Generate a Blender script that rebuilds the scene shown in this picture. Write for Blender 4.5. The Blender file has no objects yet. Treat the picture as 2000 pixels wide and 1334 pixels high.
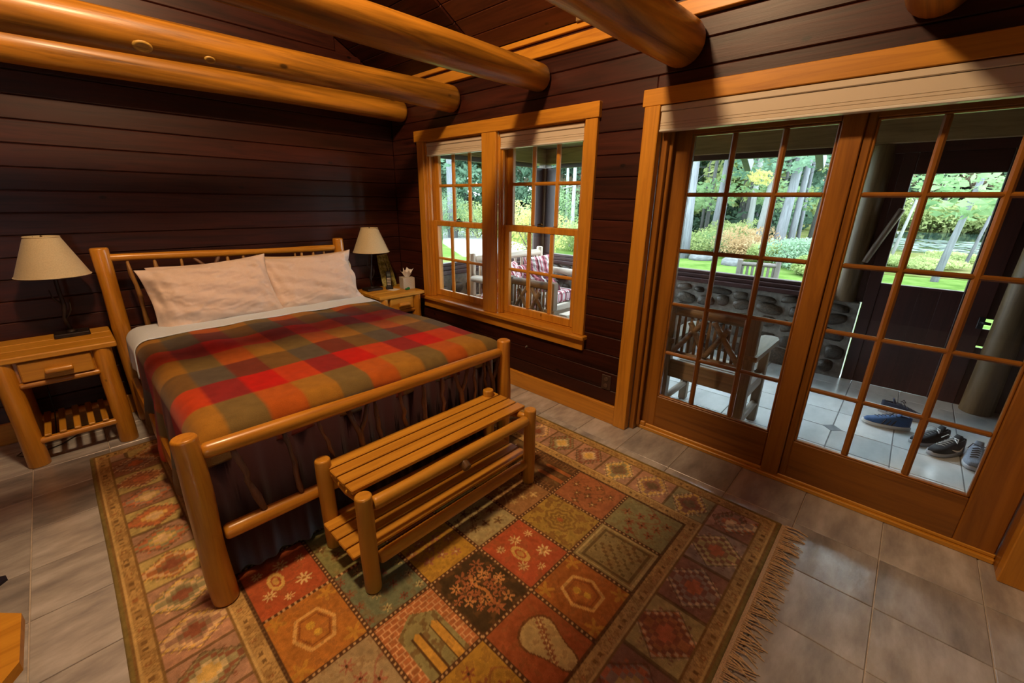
import bpy, math, random
import numpy as np
from mathutils import Vector, Matrix

sc = bpy.context.scene
COL = sc.collection
PI = math.pi

# ------------------------------------------------------------------ camera
cam = bpy.data.cameras.new('camera')
cam.sensor_width = 36.0
cam.lens = 14.685
cam.clip_start = 0.05
cam.clip_end = 400
cam_o = bpy.data.objects.new('camera', cam)
COL.objects.link(cam_o)
CR = ((0.684366, -0.729003, 0.014024), (-0.222739, -0.227337, -0.948001), (0.694284, 0.645656, -0.317960))
cam_o.matrix_world = Matrix((
    (CR[0][0], -CR[1][0], -CR[2][0], -2.608),
    (CR[0][1], -CR[1][1], -CR[2][1], -4.048),
    (CR[0][2], -CR[1][2], -CR[2][2], 1.600),
    (0, 0, 0, 1)))
sc.camera = cam_o

# ------------------------------------------------------------------ sky (bright overcast)
w = bpy.data.worlds.new('overcast_sky')
sc.world = w
w.use_nodes = True
bg = w.node_tree.nodes['Background']
bg.inputs['Color'].default_value = (0.72, 0.89, 1.0, 1)
bg.inputs['Strength'].default_value = 15.0

def lamp_light(name, loc, energy, col, radius):
    l = bpy.data.lights.new(name, 'POINT')
    l.energy = energy
    l.color = col
    l.shadow_soft_size = radius
    o = bpy.data.objects.new(name, l)
    o.location = loc
    COL.objects.link(o)
    return o

LAMP = (-2.25, -2.5, 3.68)
# the ceiling lamp above the log beams, out of the frame
lamp_light('ceiling_lamp_light', LAMP, 295, (1.0, 0.66, 0.36), 0.15)

sc.view_settings.view_transform = 'Standard'
sc.view_settings.look = 'None'
sc.view_settings.gamma = 1.0
sc.view_settings.use_curve_mapping = False
sc.view_settings.exposure = 0.0

random.seed(7)
NR = np.random.RandomState(11)

# ------------------------------------------------------------------ mesh helpers
class MB:
    def __init__(s):
        s.v = []; s.f = []; s.sm = []
    def add(s, vs, fs, smooth=False):
        b = len(s.v)
        s.v += [tuple(p) for p in vs]
        for f in fs:
            s.f.append(tuple(b + i for i in f)); s.sm.append(smooth)
        return s
    def box(s, x0, x1, y0, y1, z0, z1, ch=0.0, M=None):
        if x0 > x1: x0, x1 = x1, x0
        if y0 > y1: y0, y1 = y1, y0
        if z0 > z1: z0, z1 = z1, z0
        c = min(ch, (x1-x0)*.45, (y1-y0)*.45, (z1-z0)*.45)
        X = (x0, x1); Y = (y0, y1); Z = (z0, z1)
        if c <= 0:
            vs = [(X[i], Y[j], Z[k]) for i in (0,1) for j in (0,1) for k in (0,1)]
            fs = [(0,1,3,2),(4,6,7,5),(0,4,5,1),(2,3,7,6),(0,2,6,4),(1,5,7,3)]
        else:
            vs = []; idx = {}
            for i in (0,1):
                for j in (0,1):
                    for k in (0,1):
                        dx = c*(1-2*i); dy = c*(1-2*j); dz = c*(1-2*k)
                        p = (X[i], Y[j], Z[k])
                        for a in range(3):
                            q = [p[0]+dx, p[1]+dy, p[2]+dz]; q[a] = p[a]
                            idx[(i,j,k,a)] = len(vs); vs.append(tuple(q))
            fs = []
            def order(L): # order loop around its centroid
                P = [Vector(vs[t]) for t in L]; m = sum(P, Vector())/len(P)
                ce = Vector(((x0+x1)/2, (y0+y1)/2, (z0+z1)/2)); n = (m-ce).normalized()
                a = (P[0]-m).normalized(); b = n.cross(a)
                return tuple(t for _, t in sorted((math.atan2((Vector(vs[t])-m).dot(b), (Vector(vs[t])-m).dot(a)), t) for t in L))
            for a in range(3):
                for e in (0,1):
                    L = [idx[k+(a,)] for k in ((i,j,kk) for i in (0,1) for j in (0,1) for kk in (0,1)) if k[a] == e]
                    fs.append(order(L))
            for a in range(3):
                b_, c_ = [t for t in range(3) if t != a]
                for e1 in (0,1):
                    for e2 in (0,1):
                        L = []
                        for e3 in (0,1):
                            k = [0,0,0]; k[a] = e3; k[b_] = e1; k[c_] = e2
                            L += [idx[tuple(k)+(b_,)], idx[tuple(k)+(c_,)]]
                        fs.append(order(L))
            for i in (0,1):
                for j in (0,1):
                    for k in (0,1):
                        fs.append(order([idx[(i,j,k,a)] for a in range(3)]))
        if M is not None: vs = [tuple(M @ Vector(p)) for p in vs]
        return s.add(vs, fs)
    def tube(s, pts, rad, n=10, cap=True, smooth=True, flat=1.0):
        pts = [Vector(p) for p in pts]
        m = len(pts); vs = []; fs = []
        t0 = (pts[1]-pts[0]).normalized()
        up = Vector((0,0,1)) if abs(t0.z) < .9 else Vector((0,1,0))
        u = t0.cross(up).normalized()
        for i, p in enumerate(pts):
            t = (pts[min(i+1,m-1)]-pts[max(i-1,0)]).normalized()
            u = (u - t*u.dot(t)).normalized(); v = t.cross(u)
            for k in range(n):
                a = 2*PI*k/n
                vs.append(p + u*(math.cos(a)*rad[i]) + v*(math.sin(a)*rad[i]*flat))
        for i in range(m-1):
            for k in range(n):
                k2 = (k+1) % n
                fs.append((i*n+k, i*n+k2, (i+1)*n+k2, (i+1)*n+k))
        s.add(vs, fs, smooth)
        if cap:
            b = len(s.v)-m*n
            s.f.append(tuple(b+k for k in reversed(range(n)))); s.sm.append(False)
            s.f.append(tuple(b+(m-1)*n+k for k in range(n))); s.sm.append(False)
        return s
    def log(s, p0, p1, r0, r1=None, n=14, seg=8, wob=.0, rnd=.35, seed=0):
        """peeled log: slightly irregular taper, rounded ends"""
        r1 = r0 if r1 is None else r1
        p0 = Vector(p0); p1 = Vector(p1); L = (p1-p0).length
        rg = random.Random(seed)
        ts = [0, .18*r0*rnd/L, .55*r0*rnd/L, r0*rnd/L] + [i/seg for i in range(1, seg)] + [1-r1*rnd/L, 1-.55*r1*rnd/L, 1-.18*r1*rnd/L, 1]
        kr = [1-.62*rnd, 1-.3*rnd, 1-.08*rnd, 1] + [1]*(seg-1) + [1, 1-.08*rnd, 1-.3*rnd, 1-.62*rnd]
        d = (p1-p0).normalized()
        a = d.cross(Vector((.3,.5,.8))).normalized(); b = d.cross(a)
        ph = [rg.uniform(0,6.28) for _ in range(4)]
        pts = []; rr = []
        for t, k in zip(ts, kr):
            o = a*(wob*math.sin(t*7+ph[0])) + b*(wob*math.sin(t*5+ph[1]))
            pts.append(p0+(p1-p0)*t+o)
            rr.append((r0+(r1-r0)*t)*k*(1+ (wob*1.2/max(r0,.01))*math.sin(t*11+ph[2])*.5))
        return s.tube(pts, rr, n)
    def lathe(s, c, prof, n=24, smooth=True, close=True):
        vs = []; fs = []; m = len(prof)
        for r, z in prof:
            for k in range(n):
                a = 2*PI*k/n; vs.append((c[0]+r*math.cos(a), c[1]+r*math.sin(a), c[2]+z))
        for i in range(m-1):
            for k in range(n):
                k2 = (k+1) % n; fs.append((i*n+k, i*n+k2, (i+1)*n+k2, (i+1)*n+k))
        s.add(vs, fs, smooth)
        if close:
            b = len(s.v)-m*n
            if prof[0][0] > 1e-5: s.f.append(tuple(b+k for k in reversed(range(n)))); s.sm.append(False)
            if prof[-1][0] > 1e-5: s.f.append(tuple(b+(m-1)*n+k for k in range(n))); s.sm.append(False)
        return s
    def prism(s, poly, axis, a0, a1):
        """extrude 2D polygon along axis (0,1,2); poly in remaining axes order"""
        n = len(poly); vs = []
        for a in (a0, a1):
            for p in poly:
                q = list(p); q.insert(axis, a); vs.append(tuple(q))
        fs = [tuple(range(n)), tuple(range(2*n-1, n-1, -1))] + [(i, i+n, (i+1) % n+n, (i+1) % n) for i in range(n)]
        return s.add(vs, fs)

ORG = {}
def to_mesh(name, mb, mat, off=(0,0,0)):
    me = bpy.data.meshes.new(name)
    if isinstance(mb, MB):
        me.from_pydata([(p[0]-off[0], p[1]-off[1], p[2]-off[2]) for p in mb.v], [], mb.f)
        me.polygons.foreach_set('use_smooth', mb.sm)
        import bmesh
        bm = bmesh.new(); bm.from_mesh(me); bmesh.ops.recalc_face_normals(bm, faces=bm.faces); bm.to_mesh(me); bm.free()
    if mat is not None: me.materials.append(mat)
    me.update()
    return me
def tag(o, label=None, cat=None, group=None, kind=None):
    if label: o['label'] = label
    if cat: o['category'] = cat
    if group: o['group'] = group
    if kind: o['kind'] = kind
    return o
def thing(name, loc, label, cat, group=None, kind=None):
    o = bpy.data.objects.new(name, None)
    o.empty_display_size = .05
    o.location = loc; COL.objects.link(o); ORG[o.name] = tuple(loc)
    return tag(o, label, cat, group, kind)
def obj(name, mb, mat, parent=None, base=None):
    """mesh object in world coordinates; parts share their thing's origin"""
    if parent is not None: off = ORG[parent.name]
    else: off = base or (0,0,0)
    o = bpy.data.objects.new(name, to_mesh(name, mb, mat, off))
    COL.objects.link(o)
    if parent is not None: o.parent = parent
    else: o.location = off
    ORG[o.name] = off
    return o
def inst(name, me, loc, parent=None, rot=(0,0,0), scale=(1,1,1)):
    o = bpy.data.objects.new(name, me)
    COL.objects.link(o)
    if parent is not None:
        o.parent = parent; off = ORG[parent.name]
        o.location = (loc[0]-off[0], loc[1]-off[1], loc[2]-off[2])
    else: o.location = loc
    o.rotation_euler = rot; o.scale = scale
    ORG[o.name] = tuple(loc)
    return o
def copy_tree(o, parent=None, loc=None, rot=None):
    c = o.copy(); COL.objects.link(c); c.parent = parent
    if loc is not None: c.location = loc
    if rot is not None: c.rotation_euler = rot
    for ch in o.children: copy_tree(ch, c)
    return c
def bx(*a, **k): return MB().box(*a, **k)
def lg(*a, **k): return MB().log(*a, **k)

# ------------------------------------------------------------------ numpy value noise
def vnoise(x, y, seed=0):
    r = np.random.RandomState(seed); T = r.rand(64, 64)
    xi = np.floor(x).astype(int); yi = np.floor(y).astype(int)
    fx = x-xi; fy = y-yi; fx = fx*fx*(3-2*fx); fy = fy*fy*(3-2*fy)
    g = lambda a, b: T[a % 64, b % 64]
    return (g(xi,yi)*(1-fx)+g(xi+1,yi)*fx)*(1-fy) + (g(xi,yi+1)*(1-fx)+g(xi+1,yi+1)*fx)*fy
def fbm(x, y, seed=0, o=4):
    s = 0; a = .5; t = 0
    for i in range(o):
        s = s+a*vnoise(x*2**i, y*2**i, seed+i); t += a; a *= .5
    return s/t

# ------------------------------------------------------------------ materials
def lin(c):
    f = lambda u: u/12.92 if u <= .04045 else ((u+.055)/1.055)**2.4
    return tuple(f(v/255) for v in c)
def newmat(name):
    m = bpy.data.materials.new(name); m.use_nodes = True
    nt = m.node_tree; b = nt.nodes['Principled BSDF']
    return m, nt, b
def N(nt, t, **k):
    n = nt.nodes.new(t)
    for a, v in k.items(): setattr(n, a, v)
    return n
def ramp(nt, cols):
    r = N(nt, 'ShaderNodeValToRGB'); e = r.color_ramp.elements
    e[0].position = cols[0][0]; e[0].color = tuple(cols[0][1])+(1,)
    e[1].position = cols[-1][0]; e[1].color = tuple(cols[-1][1])+(1,)
    for p, c in cols[1:-1]:
        x = e.new(p); x.color = tuple(c)+(1,)
    return r
MATS = {}
def wood(name, dark, light, axis='Z', rough=.4, grain=1.0, knots=.0, coat=.0, var=.25, bump=.15, spec=.5):
    key = (name, axis)
    if key in MATS: return MATS[key]
    m, nt, b = newmat(name+'_'+axis.lower())
    L = nt.links.new
    tc = N(nt, 'ShaderNodeTexCoord'); oi = N(nt, 'ShaderNodeObjectInfo')
    off = N(nt, 'ShaderNodeVectorMath', operation='SCALE'); off.inputs[0].default_value = (31.7, 17.3, 23.9)
    L(oi.outputs['Random'], off.inputs['Scale'])
    ad = N(nt, 'ShaderNodeVectorMath', operation='ADD'); L(tc.outputs['Object'], ad.inputs[0]); L(off.outputs[0], ad.inputs[1])
    mp = N(nt, 'ShaderNodeMapping'); L(ad.outputs[0], mp.inputs['Vector'])
    sx = [26*grain]*3; sx['XYZ'.index(axis)] = 1.6*grain; mp.inputs['Scale'].default_value = sx
    n1 = N(nt, 'ShaderNodeTexNoise'); n1.inputs['Scale'].default_value = 1.0; n1.inputs['Detail'].default_value = 7; n1.inputs['Roughness'].default_value = .62; n1.inputs['Distortion'].default_value = 1.1
    L(mp.outputs[0], n1.inputs['Vector'])
    r = ramp(nt, [(.30, dark), (.52, [(a+2*c)/3 for a, c in zip(dark, light)]), (.72, light)]); L(n1.outputs['Fac'], r.inputs['Fac'])
    mp2 = N(nt, 'ShaderNodeMapping'); L(ad.outputs[0], mp2.inputs['Vector'])
    sx = [5.0]*3; sx['XYZ'.index(axis)] = .9; mp2.inputs['Scale'].default_value = sx
    n2 = N(nt, 'ShaderNodeTexNoise'); n2.inputs['Scale'].default_value = 1.0; n2.inputs['Detail'].default_value = 3; L(mp2.outputs[0], n2.inputs['Vector'])
    mr = N(nt, 'ShaderNodeMapRange'); mr.inputs[1].default_value = .3; mr.inputs[2].default_value = .7; mr.inputs[3].default_value = 1-var; mr.inputs[4].default_value = 1+var
    L(n2.outputs['Fac'], mr.inputs[0])
    mu = N(nt, 'ShaderNodeVectorMath', operation='SCALE'); L(r.outputs['Color'], mu.inputs[0]); L(mr.outputs[0], mu.inputs['Scale'])
    out = mu.outputs[0]
    if var > 0:
        rr = N(nt, 'ShaderNodeMapRange'); rr.inputs[3].default_value = 1-var*.6; rr.inputs[4].default_value = 1+var*.6; L(oi.outputs['Random'], rr.inputs[0])
        m3 = N(nt, 'ShaderNodeVectorMath', operation='SCALE'); L(out, m3.inputs[0]); L(rr.outputs[0], m3.inputs['Scale']); out = m3.outputs[0]
    if knots > 0:
        mp3 = N(nt, 'ShaderNodeMapping'); L(ad.outputs[0], mp3.inputs['Vector'])
        sx = [6.0]*3; sx['XYZ'.index(axis)] = 3.2; mp3.inputs['Scale'].default_value = sx
        vo = N(nt, 'ShaderNodeTexVoronoi'); vo.inputs['Scale'].default_value = 1.0; L(mp3.outputs[0], vo.inputs['Vector'])
        kr = N(nt, 'ShaderNodeMapRange'); kr.interpolation_type = 'SMOOTHSTEP'; kr.inputs[1].default_value = knots*.45; kr.inputs[2].default_value = knots; kr.inputs[3].default_value = .22; kr.inputs[4].default_value = 1
        L(vo.outputs['Distance'], kr.inputs[0])
        m4 = N(nt, 'ShaderNodeVectorMath', operation='SCALE'); L(out, m4.inputs[0]); L(kr.outputs[0], m4.inputs['Scale']); out = m4.outputs[0]
    L(out, b.inputs['Base Color'])
    b.inputs['Roughness'].default_value = rough
    b.inputs['Specular IOR Level'].default_value = spec
    if coat: b.inputs['Coat Weight'].default_value = coat; b.inputs['Coat Roughness'].default_value = .18
    bu = N(nt, 'ShaderNodeBump'); bu.inputs['Strength'].default_value = bump; bu.inputs['Distance'].default_value = .004
    L(n1.outputs['Fac'], bu.inputs['Height']); L(bu.outputs[0], b.inputs['Normal'])
    MATS[key] = m
    return m
def mottled(name, c1, c2, scale=8, rough=.6, bump=.2, bdist=.004, c3=None, spec=.5, perobj=0, stretch=(1,1,1), metal=0, detail=6, lo=.35, hi=.65):
    if name in MATS: return MATS[name]
    m, nt, b = newmat(name); L = nt.links.new
    tc = N(nt, 'ShaderNodeTexCoord'); oi = N(nt, 'ShaderNodeObjectInfo')
    off = N(nt, 'ShaderNodeVectorMath', operation='SCALE'); off.inputs[0].default_value = (13.1, 47.3, 29.9); L(oi.outputs['Random'], off.inputs['Scale'])
    ad = N(nt, 'ShaderNodeVectorMath', operation='ADD'); L(tc.outputs['Object'], ad.inputs[0]); L(off.outputs[0], ad.inputs[1])
    mp = N(nt, 'ShaderNodeMapping'); mp.inputs['Scale'].default_value = stretch; L(ad.outputs[0], mp.inputs['Vector'])
    n1 = N(nt, 'ShaderNodeTexNoise'); n1.inputs['Scale'].default_value = scale; n1.inputs['Detail'].default_value = detail; n1.inputs['Roughness'].default_value = .6
    L(mp.outputs[0], n1.inputs['Vector'])
    cols = [(lo, c1), (hi, c2)] if c3 is None else [(lo, c1), ((lo+hi)/2, c2), (hi, c3)]
    r = ramp(nt, cols); L(n1.outputs['Fac'], r.inputs['Fac']); out = r.outputs['Color']
    if perobj:
        rr = N(nt, 'ShaderNodeMapRange'); rr.inputs[3].default_value = 1-perobj; rr.inputs[4].default_value = 1+perobj; L(oi.outputs['Random'], rr.inputs[0])
        m3 = N(nt, 'ShaderNodeVectorMath', operation='SCALE'); L(out, m3.inputs[0]); L(rr.outputs[0], m3.inputs['Scale']); out = m3.outputs[0]
    L(out, b.inputs['Base Color']); b.inputs['Roughness'].default_value = rough; b.inputs['Specular IOR Level'].default_value = spec; b.inputs['Metallic'].default_value = metal
    if bump:
        bu = N(nt, 'ShaderNodeBump'); bu.inputs['Strength'].default_value = bump; bu.inputs['Distance'].default_value = bdist
        L(n1.outputs['Fac'], bu.inputs['Height']); L(bu.outputs[0], b.inputs['Normal'])
    MATS[name] = m
    return m
def leafmat(name, c1, c2, trans=.6):
    """leaf colour varied by position, light passes partly through"""
    m, nt, b = newmat(name); L = nt.links.new
    geo = N(nt, 'ShaderNodeNewGeometry')
    n1 = N(nt, 'ShaderNodeTexNoise'); n1.inputs['Scale'].default_value = .9; n1.inputs['Detail'].default_value = 4; L(geo.outputs['Position'], n1.inputs['Vector'])
    r = ramp(nt, [(.35, c1), (.65, c2)]); L(n1.outputs['Fac'], r.inputs['Fac'])
    L(r.outputs['Color'], b.inputs['Base Color']); b.inputs['Roughness'].default_value = .8; b.inputs['Specular IOR Level'].default_value = .03
    tr = N(nt, 'ShaderNodeBsdfTranslucent'); L(r.outputs['Color'], tr.inputs['Color'])
    mx = N(nt, 'ShaderNodeMixShader'); mx.inputs[0].default_value = trans
    L(b.outputs[0], mx.inputs[1]); L(tr.outputs[0], mx.inputs[2]); L(mx.outputs[0], nt.nodes['Material Output'].inputs['Surface'])
    return m
def attrmat(name, rough=.9, scale=300, bump=.3, var=.15, sheen=.3, dist=.003):
    """woven cloth whose colours come from the mesh's colour attribute 'dye'"""
    m, nt, b = newmat(name); L = nt.links.new
    at = N(nt, 'ShaderNodeAttribute'); at.attribute_name = 'dye'
    tc = N(nt, 'ShaderNodeTexCoord')
    n1 = N(nt, 'ShaderNodeTexNoise'); n1.inputs['Scale'].default_value = scale; n1.inputs['Detail'].default_value = 3; L(tc.outputs['Object'], n1.inputs['Vector'])
    mr = N(nt, 'ShaderNodeMapRange'); mr.inputs[1].default_value = .3; mr.inputs[2].default_value = .7; mr.inputs[3].default_value = 1-var; mr.inputs[4].default_value = 1+var; L(n1.outputs['Fac'], mr.inputs[0])
    mu = N(nt, 'ShaderNodeVectorMath', operation='SCALE'); L(at.outputs['Color'], mu.inputs[0]); L(mr.outputs[0], mu.inputs['Scale'])
    L(mu.outputs[0], b.inputs['Base Color']); b.inputs['Roughness'].default_value = rough; b.inputs['Specular IOR Level'].default_value = .15
    b.inputs['Sheen Weight'].default_value = sheen; b.inputs['Sheen Roughness'].default_value = .5
    bu = N(nt, 'ShaderNodeBump'); bu.inputs['Strength'].default_value = bump; bu.inputs['Distance'].default_value = dist
    L(n1.outputs['Fac'], bu.inputs['Height']); L(bu.outputs[0], b.inputs['Normal'])
    return m
def cloth(name, c, rough=.85, scale=220, bump=.25, var=.06):
    if name in MATS: return MATS[name]
    a = tuple(v*(1-var) for v in c); d = tuple(min(1, v*(1+var)) for v in c)
    m = mottled(name, a, d, scale=scale, rough=rough, bump=bump, bdist=.002, spec=.2)
    m.node_tree.nodes['Principled BSDF'].inputs['Sheen Weight'].default_value = .2
    return m
def glassmat():
    m = bpy.data.materials.new('window_glass'); m.use_nodes = True
    nt = m.node_tree; nt.nodes.clear(); L = nt.links.new
    o = N(nt, 'ShaderNodeOutputMaterial'); t = N(nt, 'ShaderNodeBsdfTransparent'); t.inputs['Color'].default_value = (.975, .985, .98, 1)
    g = N(nt, 'ShaderNodeBsdfGlossy'); g.inputs['Roughness'].default_value = .02
    fr = N(nt, 'ShaderNodeFresnel'); fr.inputs['IOR'].default_value = 1.45
    ge = N(nt, 'ShaderNodeNewGeometry'); inv = N(nt, 'ShaderNodeMath', operation='SUBTRACT'); inv.inputs[0].default_value = 1; L(ge.outputs['Backfacing'], inv.inputs[1])
    ml = N(nt, 'ShaderNodeMath', operation='MULTIPLY'); L(fr.outputs[0], ml.inputs[0]); L(inv.outputs[0], ml.inputs[1])   # the pane mirrors on its outer side only
    mx = N(nt, 'ShaderNodeMixShader'); L(ml.outputs[0], mx.inputs[0]); L(t.outputs[0], mx.inputs[1]); L(g.outputs[0], mx.inputs[2]); L(mx.outputs[0], o.inputs['Surface'])
    return m
def plain(name, c, rough=.5, metal=0, spec=.5):
    if name in MATS: return MATS[name]
    m, nt, b = newmat(name)
    b.inputs['Base Color'].default_value = tuple(c)+(1,); b.inputs['Roughness'].default_value = rough; b.inputs['Metallic'].default_value = metal; b.inputs['Specular IOR Level'].default_value = spec
    MATS[name] = m
    return m

GLASS = glassmat()
def WALL(ax): return wood('stained_wall_board', (.017,.0034,.0022), (.056,.0116,.0055), ax, rough=.42, knots=.09, var=.28, bump=.12, spec=.4)
def TRIM(ax): return wood('pine_trim', (.44,.170,.014), (.66,.290,.026), ax, rough=.38, knots=.055, var=.12, bump=.06)
def LOG(ax): return wood('peeled_log', (.36,.135,.010), (.60,.262,.022), ax, rough=.33, knots=.06, var=.15, bump=.12, coat=.25)
def BEAM(ax): return wood('log_beam', (.10,.038,.003), (.53,.225,.018), ax, rough=.40, grain=.55, knots=.11, var=.45, bump=.6, coat=.15)
def SLAT(ax): return wood('bench_slat', (.43,.180,.013), (.62,.300,.029), ax, rough=.4, knots=.03, var=.1, bump=.08)
def DOORW(ax): return wood('door_pine', (.17,.060,.007), (.33,.128,.014), ax, rough=.35, grain=.8, knots=.0, var=.2, bump=.1, coat=.0)
def PORCHW(ax): return wood('porch_timber', (.075,.042,.026), (.17,.105,.065), ax, rough=.55, var=.2, bump=.2)
def MAROON(ax): return wood('maroon_board', (.030,.008,.007), (.055,.014,.012), ax, rough=.45, var=.15, bump=.06)
def CHAIRW(ax): return wood('weathered_log', (.33,.24,.17), (.60,.48,.36), ax, rough=.55, var=.12, bump=.1)

# ================================================================== THE ROOM
YB = .10                       # face of the wall behind the bed
RW, RH, SL = 2.6, 2.69, .57    # half width, eaves height, roof slope
XL, YF = -5.2, -6.6            # unseen left and front walls
ZL = [.1226+.1364*k for k in range(40)]

def struct(name, mb, mat, label, cat, base=None):
    return tag(obj(name, mb, mat, base=base), label, cat, kind='structure')

# ---- floor: mortar bed with single tiles
floor = struct('floor', bx(XL, .16, YF, .26, -.12, -.006), mottled('grout', (.44,.39,.33), (.56,.50,.43), 30, .9, .2), 'floor of square stone-look tiles', 'floor')
TILE = mottled('stone_tile', (.28,.275,.28), (.43,.42,.405), 3.4, .25, .42, .010, spec=1.0, c3=(.59,.59,.585), perobj=.2, stretch=(.9,2.6,1), lo=.32, hi=.68, detail=8)
TILE.node_tree.nodes['Principled BSDF'].inputs['Coat Weight'].default_value = .5; TILE.node_tree.nodes['Principled BSDF'].inputs['Coat Roughness'].default_value = .22
tx, ty = .3455, .347
tile_meshes = []
for k in range(3):
    d = .0025
    tile_meshes.append(to_mesh('floor_tile', bx(-tx/2+d, tx/2-d, -ty/2+d, ty/2-d, -.010, 0, .0018), TILE))
for i in range(-1, 12):
    for j in range(-7, 13):
        cx = -.25-tx*(i+.5)+tx*0; cy = -4.275+ty*(j+.5)
        if i == -1: cx = -.25+tx/2
        if cx < -4.2 or cy < -5.7: continue
        if cy > -.1 or cx > .1:
            pass
        if -2.3 < cx < -.9 and -2.0 < cy: continue      # under the bed, never seen
        inst('floor_tile', tile_meshes[(i*7+j*3) % 3], (cx, cy, 0), floor, (0, 0, 0))

# ---- wall behind the bed
def board_piece(parent, axis, a0, a1, z0, z1, seed=0):
    if a1-a0 < .02 or z1-z0 < .012: return
    if axis == 'X': mb = bx(a0, a1, YB, YB+.02, z0+.0015, z1-.0015, .005)
    else: mb = bx(0, .02, a0, a1, z0+.0015, z1-.0015, .005)
    # own origin so that the grain differs from board to board
    return obj('wall_board', mb, WALL(axis), parent)
wb = MB()
gp = [(XL-.16, -.1), (.16, -.1), (.16, RH), (-RW, RH+SL*RW), (XL-.16, RH)]
wb.prism(gp, 1, YB+.02, YB+.16)
wall_back = struct('wall_back', wb, WALL('X'), 'dark stained wall of wide horizontal boards behind the bed', 'wall')
for k in range(-1, 30):
    z0 = ZL[k] if k >= 0 else 0; z1 = ZL[k+1]
    if z0 > RH+SL*RW-.05: break
    z1 = min(z1, RH+SL*RW-.02)
    hw = RW-max(0, z1-RH)/SL
    board_piece(wall_back, 'X', max(-RW-hw, -4.6), -RW+hw, z0, z1)
bb = MB(); bb.box(XL, -.02, YB-.022, YB+.002, 0, .147, .004)
struct('baseboard_back', bb, TRIM('X'), 'orange pine baseboard of the bed wall', 'baseboard')

# ---- wall with windows and doors
OPEN = [(-2.33, -.40, .60, 2.16), (-4.70, -2.755, -.1, 2.18)]     # y0,y1,z0,z1
def cut(y0, y1, z0, z1):
    out = []; ys = sorted(OPEN)
    cur = y0
    for a, b, c, d in ys:
        if z1 <= c or z0 >= d: continue
        if a > cur: out.append((cur, min(a, y1), z0, z1))
        if z0 < c-.012: out.append((max(a, y0), min(b, y1), z0, c))
        if z1 > d+.012: out.append((max(a, y0), min(b, y1), d, z1))
        cur = b
    if cur < y1: out.append((cur, y1, z0, z1))
    return out
wr = MB()
for z0, z1 in ((-.1, .60), (.60, 2.16), (2.16, 2.18), (2.18, RH)):
    for a, b, c, d in cut(YF, .26, z0, z1): wr.box(.02, .16, a, b, c, d)
wall_right = struct('wall_right', wr, WALL('Y'), 'dark stained board wall with the window pair and glass doors', 'wall')
for k in range(-1, 18):
    z0 = ZL[k] if k >= 0 else 0; z1 = min(ZL[k+1], 2.54)
    if z0 >= 2.53: break
    for a, b, c, d in cut(-5.9, YB, z0, z1): board_piece(wall_right, 'Y', a, b, c, d)
# daylight windows in the two walls out of the frame
wl = MB()
wl.box(XL-.14, XL, YF, YB+.16, -.1, RH+.05)
struct('wall_left', wl, WALL('Y'), 'dark board wall left of the room, out of view', 'wall')
wf = MB()
for a in ((XL, -4.3, YF-.14, YF, -.1, RH), (-3.7, .16, YF-.14, YF, -.1, RH), (-4.3, -3.7, YF-.14, YF, -.1, 1.0), (-4.3, -3.7, YF-.14, YF, 1.9, RH)): wf.box(*a)
wf.prism([(XL-.16, RH), (.16, RH), (-RW, RH+SL*(RW+.16))], 1, YF-.14, YF)
struct('wall_front', wf, WALL('X'), 'dark board wall behind the viewer, out of view', 'wall')
for nm, b, lab in (('window_3', (-4.3, -3.7, YF-.08, YF-.05, 1.0, 1.9), 'window behind the viewer, out of view'),):
    t = tag(thing(nm, (b[0], b[2], b[4]), lab, 'window'), kind='structure')
    f = MB(); x0, x1, y0, y1, z0, z1 = b
    if True:
        for x in (x0, (x0+x1)/2-.03, x1-.06): f.box(x, x+.06, y0-.02, y1+.02, z0, z1)
        for z in (z0, z1-.06): f.box(x0+.06, x1-.06, y0-.02, y1+.02, z, z+.06)
        p = bx(x0+.05, x1-.05, (y0+y1)/2-.002, (y0+y1)/2+.002, z0+.05, z1-.05)
    obj('window_frame', f, TRIM('Z'), t); obj('pane', p, GLASS, t)

# ---- roof: sloping ceiling boards
cl = MB()
th = math.atan(SL)
for sgn in (1, -1):
    xe = .16 if sgn == 1 else -2*RW-.16
    xi = -RW
    za = RH+.03-.16*SL; zc = RH+.03+SL*RW
    poly = [(xe, za), (xi, zc), (xi, zc+.14), (xe, za+.14)]
    cl.prism(poly, 1, YF-.14, YB+.16)
ceiling = struct('ceiling', cl, wood('ceiling_board', (.075,.020,.008), (.16,.048,.018), 'Y', rough=.45, knots=.1, var=.2), 'sloping ceiling of reddish knotty boards', 'ceiling')
def ceil_board(s0, s1, y0, y1, mat, drop):
    c, s_ = math.cos(th), math.sin(th)
    M = Matrix(((-c, 0, s_, -.02), (0, 1, 0, 0), (s_, 0, c, RH), (0, 0, 0, 1)))
    # local: x up the slope, z along the outward normal
    M = Matrix(((-c, 0, -s_, -.02), (0, 1, 0, 0), (s_, 0, -c, RH), (0, 0, 0, 1)))
    obj('ceiling_board', MB().box(s0+.0015, s1-.0015, y0, y1, drop-.03, drop, .004, M), mat, ceiling)
CEILM = wood('ceiling_board', None, None, 'Y')
for k in range(21):
    ceil_board(k*.142, (k+1)*.142, -6.4, -1.258, CEILM, .0)
for k in range(21):
    o = ceil_board(k*.142, (k+1)*.142, -1.25, YB, WALL('Y'), .012)

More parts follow.
